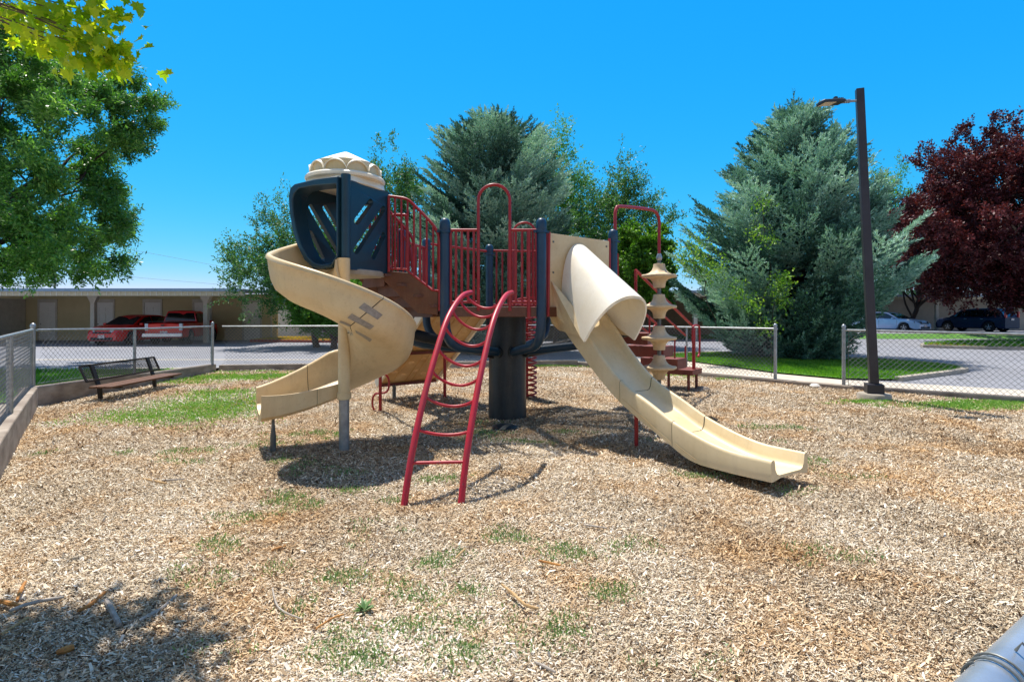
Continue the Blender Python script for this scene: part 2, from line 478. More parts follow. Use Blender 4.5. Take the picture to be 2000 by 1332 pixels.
def asphalt_mat():
    m, nt, b = new_mat('asphalt')
    a = noise(nt, 0.35, 6, 0.6); c = noise(nt, 90, 3, 0.7)
    base = ramp(nt, [(.3, lin('#76777C')), (.7, lin('#8C8D92'))], a)
    sp = ramp(nt, [(.35, lin('#66666A')), (.65, lin('#9C9CA2'))], c)
    tc = nt.nodes.new("ShaderNodeTexCoord"); mp = nt.nodes.new("ShaderNodeMapping"); mp.inputs['Scale'].default_value = (.16, .22, 1)
    wv = nt.nodes.new("ShaderNodeTexNoise"); wv.inputs['Scale'].default_value = .8; nt.links.new(tc.outputs['Object'], wv.inputs['Vector'])
    ad = nt.nodes.new("ShaderNodeVectorMath"); ad.operation = 'ADD'; nt.links.new(tc.outputs['Object'], ad.inputs[0]); nt.links.new(wv.outputs['Color'], ad.inputs[1])
    nt.links.new(ad.outputs[0], mp.inputs[0])
    vo = nt.nodes.new("ShaderNodeTexVoronoi"); vo.feature = 'DISTANCE_TO_EDGE'; vo.inputs['Scale'].default_value = 1.0; nt.links.new(mp.outputs[0], vo.inputs['Vector'])
    ck = ramp(nt, [(.0, (1, 1, 1, 1)), (.006, (0, 0, 0, 1))], vo.outputs['Distance'])
    st = ramp(nt, [(.62, (0, 0, 0, 1)), (.75, (.5, .5, .5, 1))], noise(nt, .9, 5, .6))
    cc_ = mixc(nt, ck, mixc(nt, st, mixc(nt, 0.4, base, sp), lin('#5E5E60')), lin('#4A4A4C'))
    nt.links.new(cc_, b.inputs['Base Color'])
    b.inputs['Roughness'].default_value = 0.9
    bump(nt, b, c, 0.3, 0.005)
    return m
M['asphalt'] = asphalt_mat()
M['lawn'] = surf('lawn soil and grass', '#3C6A1C', '#5A8A2A', 5, 0.95, bumps=0.5, bscale=60)
M['drylawn'] = surf('dry lawn', '#A58C44', '#C2A854', 3, 0.95, bumps=0.5, bscale=60)
M['dirt'] = surf('dry earth', '#8A7B62', '#9C8D72', 0.4, 0.95, bumps=0.2)
M['mulch'] = surf('red bark mulch', '#7A3E28', '#9A5438', 20, 0.95, bumps=0.5)

# ------------------------------------------------------------------ clouds of small faces
def quad_cloud(name, mat, c, d, n_hint, length, width, rnd, parent=None, kite=0.0):
    """c centres (base point), d unit directions, n_hint side helper, length, width arrays; rhombus or quad faces"""
    N = len(c)
    off = np.array(root_loc(parent))
    side = np.cross(d, n_hint)
    side /= (np.linalg.norm(side, axis=1, keepdims=True) + 1e-9)
    L = length[:, None] * d
    W = width[:, None] * side * 0.5
    c = c - off
    v = np.empty((N, 4, 3), np.float32)
    if kite > 0:
        v[:, 0] = c; v[:, 1] = c + L * kite + W; v[:, 2] = c + L; v[:, 3] = c + L * kite - W
    else:
        v[:, 0] = c - W; v[:, 1] = c + L - W * .7; v[:, 2] = c + L + W * .7; v[:, 3] = c + W
    me = bpy.data.meshes.new(name)
    me.vertices.add(N * 4); me.loops.add(N * 4); me.polygons.add(N)
    me.vertices.foreach_set('co', v.reshape(-1))
    me.loops.foreach_set('vertex_index', np.arange(N * 4, dtype=np.int32))
    me.polygons.foreach_set('loop_start', np.arange(0, N * 4, 4, dtype=np.int32))
    me.update(calc_edges=True)
    a = me.attributes.new('rnd', 'FLOAT', 'FACE')
    a.data.foreach_set('value', np.clip(rnd, 0, 1).astype(np.float32))
    me.materials.append(mat)
    o = bpy.data.objects.new(name, me)
    COL.objects.link(o)
    o.parent = parent
    return o

def unit(a):
    return a / (np.linalg.norm(a, axis=-1, keepdims=True) + 1e-9)

def in_poly(x, y, poly):
    inside = np.zeros(len(x), bool)
    n = len(poly)
    for i in range(n):
        x1, y1 = poly[i][0], poly[i][1]; x2, y2 = poly[(i + 1) % n][0], poly[(i + 1) % n][1]
        cond = ((y1 > y) != (y2 > y)) & (x < (x2 - x1) * (y - y1) / (y2 - y1 + 1e-12) + x1)
        inside ^= cond
    return inside

def sheet(name, poly, z, mat, holes=(), thick=0.0):
    m = MB()
    zf = z if callable(z) else (lambda a, b: z)
    if thick > 0:
        m.slab([(p[0], p[1]) for p in poly], [[(p[0], p[1]) for p in h] for h in holes], lambda a, b, t: (a, b, zf(a, b) - t), 0.0, thick)
    else:
        loops = [poly] + list(holes)
        tr = tessellate_polygon([[Vector((p[0], p[1], 0)) for p in L] for L in loops])
        m.add([(p[0], p[1], zf(p[0], p[1])) for L in loops for p in L], tr)
    o = m.build(name, mat, smooth=False)
    if o.data.polygons and sum(p.normal.z * p.area for p in o.data.polygons) < 0 and thick == 0:
        o.data.flip_normals()
    o['kind'] = 'structure'
    return o

# ------------------------------------------------------------------ ground
ENC = [(-0.65, -0.2), (-4.9, 5.17), (-7.97, 9.04), (-8.0, 14.75), (-1.5, 15.8), (2.0, 16.3), (5.9, 12.06), (6.78, 11.07), (9.0, 9.46), (10.9, 7.3)]
def grow(poly, d):
    cx = sum(p[0] for p in poly) / len(poly); cy = sum(p[1] for p in poly) / len(poly)
    out = []
    n = len(poly)
    for i in range(n):
        p0 = Vector(poly[i - 1]); p1 = Vector(poly[i]); p2 = Vector(poly[(i + 1) % n])
        e1 = (p1 - p0).normalized(); e2 = (p2 - p1).normalized()
        n1 = Vector((-e1.y, e1.x)); n2 = Vector((-e2.y, e2.x))
        if n1.dot(p1 - Vector((cx, cy))) < 0: n1 = -n1; n2 = -n2
        b = (n1 + n2).normalized()
        out.append(tuple(p1 + b * (d / max(0.4, b.dot(n1)))))
    return out
OUTER = grow(ENC, 0.24)
Z0 = 0.07
BIG = [(-90, -20), (90, -20), (90, 33.0), (-90, 33.0)]
sheet('ground', [(-900, -300), (900, -300), (900, 1500), (-900, 1500)], -0.5, M['dirt'])
sheet('far_ground', [(-90, 33), (90, 33), (300, 300), (-300, 300)], Z0 + 0.0, M['dirt'])
sheet('parking_lot', BIG, Z0, M['asphalt'], holes=[OUTER])

def chips_ground():
    m = MB()
    nx, ny = 110, 110
    x0, x1, y0, y1 = -9, 12, -2, 17
    pts = []
    for j in range(ny + 1):
        for i in range(nx + 1):
            x = x0 + (x1 - x0) * i / nx; y = y0 + (y1 - y0) * j / ny
            pts.append((x, y, bed_z(x, y)))
    fs = []
    g = grow(ENC, 0.12)
    for j in range(ny):
        for i in range(nx):
            k = j * (nx + 1) + i
            cx = x0 + (x1 - x0) * (i + .5) / nx; cy = y0 + (y1 - y0) * (j + .5) / ny
            if in_poly(np.array([cx]), np.array([cy]), g)[0]:
                fs.append((k, k + 1, k + nx + 2, k + nx + 1))
    m.add(pts, fs)
    return m
def bed_z(x, y):
    return 0.012 * np.sin(x * 1.7 + 1.3) * np.sin(y * 1.3 + .4) + 0.008 * np.sin(x * 4.1 + y * 3.3) - 0.004
o = chips_ground().build('wood_chip_ground', M['chipbed'], recalc=False)
o['kind'] = 'structure'

def scatter(density, ymin, ymax, xspan, cond_poly):
    A = (xspan[1] - xspan[0]) * (ymax - ymin)
    n = int(A * density)
    x = RNG.uniform(xspan[0], xspan[1], n); y = RNG.uniform(ymin, ymax, n)
    k = in_poly(x, y, cond_poly)
    k &= (np.abs(x) < 1.12 * np.abs(y) + 1.0)
    return x[k], y[k]

def wood_chips():
    X, Y, S = [], [], []
    for (a, b_, dens) in ((1.6, 2.6, 36000), (2.6, 3.6, 32000), (3.6, 4.8, 24000), (4.8, 6.5, 15000), (6.5, 9, 9500), (9, 12, 5200), (12, 16.3, 3500)):
        x, y = scatter(dens, a, b_, (-9, 11), ENC)
        X.append(x); Y.append(y); S.append(np.full(len(x), 1.0) * (36000 / dens) ** 0.30)
    x = np.concatenate(X); y = np.concatenate(Y); s = np.concatenate(S)
    N = len(x)
    yaw = RNG.normal(0.35, 1.0, N)
    tilt = RNG.normal(0.0, 0.36, N)
    d = np.stack([np.cos(yaw) * np.cos(tilt), np.sin(yaw) * np.cos(tilt), np.sin(tilt)], 1)
    L = np.clip(RNG.lognormal(-4.46, .48, N), .0045, .042) * s
    W = np.clip(L * RNG.uniform(.14, .38, N), .0024, .018)
    z = bed_z(x, y) + RNG.uniform(0.004, 0.02, N) * np.sqrt(s) + np.abs(np.sin(tilt)) * L * .5
    roll = np.stack([np.sin(RNG.normal(0, .6, N)) , np.zeros(N), np.ones(N)], 1)
    c = np.stack([x, y, z], 1) - d * L[:, None] * .5
    tone = np.zeros(N)
    for k in range(16):
        kx, ky = RNG.normal(0, 1.6, 2); tone += np.sin(kx * x + ky * y + RNG.uniform(0, 6.28)) / 16 ** .5
    rn = RNG.beta(1.5, 1.6, N) - .02 + .08 * tone
    o = quad_cloud('wood_chips', M['chips'], c, d, unit(roll), L, W, rn)
    tag(o, 'loose tan and grey wood chips covering the play area', None, None, 'stuff')
wood_chips()

# strips around the enclosure
def strip_poly(pts_px, z):
    return [tuple(G(x, y, z))[:2] for x, y in pts_px]
lawn_r = strip_poly([(1240, 694), (1400, 689), (1560, 693), (1640, 700), (1712, 702), (1800, 708), (1867, 715), (1882, 720), (1870, 725), (1755, 740), (1640, 738), (1517, 727), (1345, 704), (1290, 699)], .12)
path_r = [(12.6, 6.9), (11.2, 8.9), (9.5, 10.6)] + [lawn_r[i] for i in (10, 11, 12)] + [(4.9, 18.4), (3.4, 19.2), (-1.4, 17.3), (-8.2, 16.2), (-8.2, OUTER[3][1]), OUTER[3], OUTER[4], OUTER[5], OUTER[6], OUTER[7], OUTER[8], OUTER[9]]
path_r = [(12.3, 6.6), (11.0, 9.0), (9.9, 10.6), lawn_r[10], lawn_r[11], lawn_r[12], (5.05, 17.9), (2.6, 18.0), (-1.45, 16.75), (-8.3, 15.7), OUTER[3], OUTER[4], OUTER[5], OUTER[6], OUTER[7], OUTER[8], (11.18, 7.2)]
sheet('pavement', path_r, Z0 + 0.012, M['sidewalk'])
sheet('lawn', lawn_r, Z0 + 0.05, M['lawn'])
lawn_l = [(-8.25, 9.1), (-8.24, 14.3), (-20, 14.3), (-20, 2.2), (-5.5, 4.9 )]
lawn_l = [(-8.26, 9.2), (-8.26, 14.2), (-22, 14.2), (-22, 6.0), (-9.8, 6.0), (-8.5, 8.8)]
sheet('lawn', lawn_l, Z0 + 0.03, M['lawn'])
sheet('pavement', [(-8.4, 14.32), (-8.4, 14.9), (-40, 14.9), (-40, 14.32)], Z0 + 0.02, M['sidewalk'])
sheet('pavement', [(-5.3, 5.1), (-8.3, 8.85), (-9.6, 6.0), (-30, 6.0), (-30, -3), (-1.2, -0.2)], Z0 + 0.02, M['sidewalk'])
sheet('gutter', [(-1.0, 17.6), (-1.0, 17.85), (-45, 17.85), (-45, 17.6)], Z0 + 0.006, M['sidewalk'])
island = [(-14.2, 29.2), (-8.2, 28.4), (-6.5, 29.5), (-6.5, 33), (-14.2, 33)]
sheet('dry_verge', island, Z0 + 0.12, M['drylawn'])
m = MB()
for a, b in zip(island[:3], island[1:4]):
    m.beam((a[0], a[1], Z0 + .07), (b[0], b[1], Z0 + .07), .16, .14)
o = m.build('red_kerb', M['redkerb'], smooth=False); o['kind'] = 'structure'
def kerb_run(pts, w=.15, top=.15, mat='concrete'):
    m = MB()
    L, Rr = [], []
    n = len(pts)
    rings = []
    for i in range(n):
        p = Vector(pts[i]); a = Vector(pts[max(i - 1, 0)]); b = Vector(pts[min(i + 1, n - 1)])
        t = (b - a).normalized(); s = Vector((-t.y, t.x)) * (w / 2)
        rings.append([(p.x - s.x, p.y - s.y, 0), (p.x + s.x, p.y + s.y, 0), (p.x + s.x, p.y + s.y, top), (p.x - s.x, p.y - s.y, top)])
    m.loft(rings)
    o = m.build('kerb', M[mat], smooth=False, bevel=.015); o['kind'] = 'structure'
lk = [lawn_r[i] for i in (0, 1, 2, 3, 4, 5, 6, 7, 8, 9)]
kerb_run([tuple(v)[:2] for v in spline([(p[0], p[1], 0) for p in lk], 6)], .18, .17)
for i, xx in enumerate((-26.6, -23.9, -21.3, -18.45, -15.6)):
    sheet('parking_line', [(xx - .05, 24.6), (xx + .05, 24.6), (xx + .05, 31.0), (xx - .05, 31.0)], Z0 + .005, M['white_trim'])
# far right island with the purple tree, and the raised verge below the parked cars
isl = [(18.6 + 0, 24.2), (20.5, 22.9), (24, 22.2), (30, 22.0), (36, 23.5), (36, 28.6), (28, 29.2), (22.5, 27.6), (19.6, 25.6)]
sheet('lawn', isl, Z0 + 0.14, M['lawn'])
sheet('mulch_bed', [(18.7, 24.2), (20.5, 23.0), (23.2, 22.5), (22.2, 24.2), (20.8, 25.6), (19.8, 25.5)], Z0 + 0.146, M['mulch'])
kerb_run([tuple(v)[:2] for v in spline([(p[0], p[1], 0) for p in isl + isl[:1]], 5)], .16, .2)
def rise(x, y): return Z0 + .005 + min(1, max(0, (y - 33.0) / 1.6)) * 0.25
vg = MB(); nn = 40
for j in range(5):
    for i in range(nn + 1):
        vg.v.append((10 + 60 * i / nn, 33.0 + 1.9 * j / 4, rise(0, 33.0 + 1.9 * j / 4)))
for j in range(4):
    for i in range(nn):
        k = j * (nn + 1) + i
        vg.f.append((k, k + 1, k + nn + 2, k + nn + 1))
o = vg.build('verge', M['lawn'], recalc=False); o['kind'] = 'structure'
sheet('raised_parking', [(10, 34.9), (70, 34.9), (70, 60), (10, 60)], Z0 + .26, M['asphalt'])

def blades(name, label, mat, polys, dens, h=(.03, .08), w=.008, z=0.1, seed=1, clump=True, lean=.45, jit=None):
    X, Y = [], []
    for poly in polys:
        xs = [p[0] for p in poly]; ys = [p[1] for p in poly]
        n = int((max(xs) - min(xs)) * (max(ys) - min(ys)) * dens)
        x = RNG.uniform(min(xs), max(xs), n); y = RNG.uniform(min(ys), max(ys), n)
        k = in_poly(x, y, poly); X.append(x[k]); Y.append(y[k])
    x = np.concatenate(X); y = np.concatenate(Y); N = len(x)
    return blades_at(name, label, mat, x, y, h, w, z, lean)
def blades_at(name, label, mat, x, y, h, w, z, lean=.45, rnd=None):
    N = len(x)
    a = RNG.uniform(0, 2 * np.pi, N); t = np.abs(RNG.normal(0, lean, N))
    d = unit(np.stack([np.cos(a) * np.sin(t), np.sin(a) * np.sin(t), np.cos(t)], 1))
    a2 = RNG.uniform(0, 2 * np.pi, N)
    hint = np.stack([np.cos(a2), np.sin(a2), np.zeros(N)], 1)
    L = RNG.uniform(h[0], h[1], N); W = w * RNG.uniform(.6, 1.4, N)
    zz = z(x, y) if callable(z) else np.full(N, z)
    o = quad_cloud(name, mat, np.stack([x, y, zz], 1), d, hint, L, W, np.clip(RNG.beta(2, 2, N) + .22 * np.sin(x * 1.9 + 2 * np.sin(y * .9)) * np.sin(y * 1.4 + x * .7), 0, 1) if rnd is None else rnd, kite=.4)
    tag(o, label, None, None, 'stuff')
    return o
blades('grass', 'mown green lawn grass under the right blue spruce', M['grassblade'], [lawn_r], 1500, (.04, .09), .014, Z0 + .04)
blades('grass', 'shaded green grass outside the left fence', M['grassblade'], [lawn_l], 700, (.04, .10), .016, Z0 + .02)
blades('grass', 'grass on the island under the purple tree', M['grassblade'], [isl], 260, (.05, .11), .03, Z0 + .13)
blades('dry_grass', 'dry yellow grass behind the red kerb', M['dryblade'], [island], 420, (.04, .10), .03, Z0 + .11)

# weeds and grass growing through the chips
def weeds():
    X, Y = [], []
    def patch(x, y, sx, sy, n, tight=1.0):
        """a patch centred where the photo shows it; sx, sy metres; broken into clumps"""
        n = int(n * 1.3); tight *= 1.7; sx *= 1.35; sy *= 1.35; c = G(x, y)
        nc = max(1, int(n / 24))
        cx = RNG.normal(c.x, sx * .5, nc); cy = RNG.normal(c.y, sy * .5, nc)
        k = RNG.integers(0, nc, n)
        X.append(cx[k] + RNG.normal(0, .04 * tight, n)); Y.append(cy[k] + RNG.normal(0, .04 * tight, n))
    patch(400, 795, .9, .9, 5200, 2.2)
    patch(300, 818, .9, .35, 1800, 2.0)
    patch(460, 800, .5, .9, 2200, 2.0)
    patch(420, 770, .5, .5, 1500, 2.0)
    patch(440, 738, 1.2, .5, 3200, 2)
    patch(510, 738, .9, .4, 1800, 2)
    patch(300, 748, 1.2, .25, 900, 2)
    for (x, y, sx, sy, n) in ((560, 975, .12, .1, 240), (600, 992, .12, .06, 200), (530, 985, .12, .05, 120), (995, 1050, .11, .10, 330), (1110, 1085, .13, .12, 360),
        (860, 1098, .12, .09, 300), (655, 1135, .14, .05, 260), (820, 1165, .12, .06, 200), (690, 1250, .13, .10, 260), (690, 1290, .13, .08, 260), (880, 1225, .12, .10, 180),
        (880, 1285, .14, .10, 330), (800, 1230, .05, .04, 110), (1100, 1225, .1, .1, 280), (1200, 1155, .12, .06, 260), (1215, 1065, .2, .08, 200), (960, 1160, .1, .08, 140),
        (850, 940, .2, .06, 320), (770, 980, .08, .05, 120), (740, 1040, .2, .15, 120), (470, 1015, .18, .1, 260), (430, 1070, .15, .1, 260), (620, 850, .4, .12, 330), (580, 905, .3, .2, 240),
        (520, 870, .3, .2, 220), (950, 850, .25, .15, 320), (1010, 868, .3, .12, 240), (1110, 846, .2, .1, 150), (930, 828, .2, .1, 160), (1375, 930, .25, .05, 260), (1530, 838, .4, .12, 300), (1580, 905, .25, .1, 180),
        (1400, 860, .5, .2, 120), (1660, 935, .3, .08, 90), (355, 885, .35, .1, 240), (340, 905, .3, .1, 120), (240, 890, .06, .04, 60), (90, 885, .05, .04, 60), (1620, 1075, .3, .1, 60),
        (1680, 1100, .3, .06, 120), (1900, 795, 1.0, .25, 3200), (1860, 790, .3, .1, 500), (1960, 788, .8, .2, 1800), (1700, 787, .4, .12, 700), (1480, 742, 1.2, .2, 900), (1380, 735, 1.2, .2, 500),
        (1100, 716, 1.4, .12, 1100), (1060, 716, .6, .1, 500), (480, 728, 1.6, .12, 500), (380, 1140, .2, .2, 160), (440, 1290, .3, .1, 90), (1450, 1300, .3, .1, 60), (520, 1130, .1, .1, 70), (600, 1190, .1, .06, 90),
        (1010, 1255, .2, .2, 90), (760, 1145, .3, .15, 120), (1560, 960, .5, .1, 110), (650, 930, .3, .2, 200), (700, 960, .2, .1, 150)):
        patch(x, y, sx, sy, n, .5 + .06 * G(x, y).y)
    x = np.concatenate(X); y = np.concatenate(Y)
    k = in_poly(x, y, ENC) & (y > 1.5)
    x, y = x[k], y[k]
    right = (x > 6.5) & (y > 7)
    lush = ((x < -1.8) & (y > 7.2)) | right | (y > 9)
    for sel, nm, mt, lab in ((lush, 'grass_patch', 'weedblade', 'bright green grass patches growing through the chips along the fences and left of the spiral slide'), (~lush, 'weeds', 'tuftblade', 'small grey green weed tufts scattered over the foreground wood chips')):
        xx, yy = x[sel], y[sel]
        far = np.clip(yy / 6.0, .7, 2.2)
        N = len(xx)
        a = RNG.uniform(0, 2 * np.pi, N); t = np.abs(RNG.normal(0, .8, N))
        d = unit(np.stack([np.cos(a) * np.sin(t), np.sin(a) * np.sin(t), np.cos(t) + .1], 1))
        a2 = RNG.uniform(0, 2 * np.pi, N)
        hint = np.stack([np.cos(a2), np.sin(a2), np.zeros(N)], 1)
        L = RNG.uniform(.016, .042, N) * far ** .5; W = .0085 * far ** .8 * RNG.uniform(.6, 1.5, N)
        o = quad_cloud(nm, M[mt], np.stack([xx, yy, bed_z(xx, yy) + .02], 1), d, hint, L, W, RNG.beta(2, 2, N), kite=.45)
        tag(o, lab, None, None, 'stuff')
    # white clover heads in the big left patch
    n = 900
    c = G(400, 795); x = RNG.normal(c.x, .8, n); y = RNG.normal(c.y, .75, n)
    d = unit(RNG.normal(0, 1, (n, 3)) + np.array([0, 0, .6])); h = unit(RNG.normal(0, 1, (n, 3)))
    o = quad_cloud('clover_flowers', M['clover'], np.stack([x, y, np.full(n, .035)], 1), d, h, np.full(n, .016), np.full(n, .018), RNG.random(n))
    tag(o, 'tiny white clover flowers in the left green patch', None, None, 'stuff')
weeds()
def dandelion():
    c = G(712, 1195)
    t = thing('weed_plant', c, 'broad leafed green weed standing in the chips in front of the red ladder', 'weed')
    n = 26
    a = RNG.uniform(0, 2 * np.pi, n); e = RNG.uniform(.3, 1.1, n)
    d = np.stack([np.cos(a) * np.cos(e), np.sin(a) * np.cos(e), np.sin(e)], 1)
    hint = np.stack([np.cos(a), np.sin(a), np.full(n, -.8)], 1)
    base = np.tile(np.array(c), (n, 1)) + np.array([0, 0, .01])
    quad_cloud('leaf_rosette', M['tuftblade'], base, d, np.cross(d, np.array([0, 0, 1.0])) * 0 + unit(np.stack([-d[:, 0] * d[:, 2], -d[:, 1] * d[:, 2], 1 - d[:, 2] ** 2], 1)), RNG.uniform(.04, .09, n), np.full(n, .022), RNG.random(n), parent=t, kite=.55)
dandelion()

# ------------------------------------------------------------------ sticks and stones
def stick(pts, r, mat, label):
    p = spline(pts, 4)
    n = len(p)
    q = [Vector(v) + Vector((0, 0, random.uniform(0, .003))) for v in p]
    m = MB(); m.tube(q, [r * (0.55 + .45 * math.sin(math.pi * (i + 1.5) / (n + 2))) * random.uniform(.85, 1.15) for i in range(n)], 7)
    o = m.build('stick', M[mat])
    tag(o, label, 'stick', 'sticks lying on the wood chips')
def gp(x, y, z=.03): return G(x, y, z)
stick([gp(980, 1141), gp(1003, 1160), gp(1025, 1180), gp(1052, 1188)], .0085, 'stick', 'curved pale yellow stick lying alone right of the foreground weeds')
stick([gp(532, 1148), gp(540, 1180), gp(558, 1196), gp(590, 1209)], .005, 'stick_grey', 'thin grey bent twig left of the broad leafed weed')
stick([gp(18, 1193), gp(60, 1178), gp(125, 1166)], .009, 'stick_grey', 'long grey stick just above the tree shadow at the left edge')
stick([gp(0, 1173), gp(38, 1184)], .012, 'stick_orange', 'orange split piece of wood at the left edge')
stick([gp(33, 1172), gp(42, 1150), gp(50, 1136)], .009, 'stick_orange', 'short upright orange splinter near the left edge')
stick([gp(152, 1193), gp(180, 1178), gp(206, 1155)], .010, 'stick_orange', 'orange brown stick inside the tree shadow, beside the grey one')
stick([gp(207, 1172, .04), gp(220, 1195, .04), gp(233, 1220, .04)], .015, 'stick_grey', 'thick knobbly grey stick standing out in the tree shadow')
stick([gp(272, 1212), gp(315, 1188), gp(345, 1162)], .010, 'stick_grey', 'grey stick slanting up right of the knobbly one')
stick([gp(110, 1275), gp(145, 1263)], .014, 'stick_orange', 'orange wood chunk in the middle of the tree shadow')
stick([gp(2, 1238), gp(55, 1206)], .007, 'stick', 'thin brown stick at the left edge under the shadow tip')
stick([gp(1052, 1095), gp(1095, 1104)], .008, 'stick_orange', 'orange stick beside the weed tuft right of the centre')
stick([gp(280, 935), gp(325, 944)], .009, 'stick', 'flat brown stick lying left of the spiral slide shadow')
stick([gp(315, 938), gp(360, 936)], .008, 'stick_grey', 'short pale stick lying end to end with a brown one')
stick([gp(890, 1090), gp(908, 1072)], .006, 'stick', 'short stick pointing away between two weed tufts')
stick([gp(530, 1075), gp(558, 1065)], .006, 'stick_orange', 'small orange twig left of the ladder foreground')
stick([gp(1140, 1025), gp(1185, 1031)], .006, 'stick_grey', 'thin pale twig on the chips right of the round weed tuft')
stick([gp(1045, 1293), gp(1085, 1312)], .007, 'stick_grey', 'pale twig at the bottom edge right of the weeds')
stick([gp(617, 1228), gp(648, 1208), gp(672, 1200)], .006, 'stick_orange', 'slender brown twig left of the broad leafed weed')
def stone(px, py, r, mat, label, name='stone', cat='stone'):
    c = G(px, py)
    m = MB(); prof = [(0.0001, -r * .3), (r * .8, -r * .2), (r, r * .15), (r * .7, r * .5), (0.0001, r * .62)]
    m.lathe(prof, (c.x, c.y, .02), 9, 3, .2)
    o = m.build(name, M[mat]); tag(o, label, cat)
stone(1593, 757, .12, 'stone', 'flat white stone at the foot of the low edging in the gateway')
stone(1903, 776, .07, 'stone', 'small white stone against the right fence bottom')
stone(1372, 764, .14, 'curb', 'dark rounded rock beside the foot of the brown transfer step', 'rock', 'rock')

# ------------------------------------------------------------------ low concrete walls and fences
def wall_run(pts, tops, label, thick=.2, name='retaining_wall'):
    m = MB(); rings = []
    n = len(pts)
    for i, (p, tz) in enumerate(zip(pts, tops)):
        p = Vector((p[0], p[1])); a = Vector(pts[max(i - 1, 0)][:2]); b = Vector(pts[min(i + 1, n - 1)][:2])
        t = (b - a).normalized(); s = Vector((-t.y, t.x))
        if s.dot(p - Vector((0, 8))) < 0: s = -s
        q = p + s * thick
        rings.append([(p.x, p.y, -.2), (q.x, q.y, -.2), (q.x, q.y, tz), (p.x, p.y, tz)])
    m.loft(rings)
    o = m.build(name, M['curb'], smooth=False, bevel=.018)
    tag(o, label, 'low wall', 'low concrete walls around the play area')
def lerp2(a, b, n): return [(a[0] + (b[0] - a[0]) * i / n, a[1] + (b[1] - a[1]) * i / n) for i in range(n + 1)]
wall_run(lerp2((-0.9, .12), (-7.97, 9.04), 6), [.30] * 3 + [.34, .36, .36, .34], 'stained concrete wall running toward the viewer at the left edge')
wall_run(lerp2((-7.95, 8.85), (-8.0, 14.55), 5), [.345, .33, .30, .26, .24, .22], 'concrete wall behind the brown bench')
wall_run(lerp2((-8.05, 14.75), (-1.5, 15.8), 3) + lerp2((-1.5, 15.8), (2.0, 16.3), 2)[1:], [.17] * 6, 'low back concrete edging behind the climbing board')
wall_run(lerp2((2.0, 16.3), (5.9, 12.06), 3) + lerp2((5.9, 12.06), (6.78, 11.07), 1)[1:] + [(9.0, 9.46), (10.7, 7.5)], [.12, .12, .11, .10, .10, .10, .10], 'low concrete edging along the right fence and gateway')

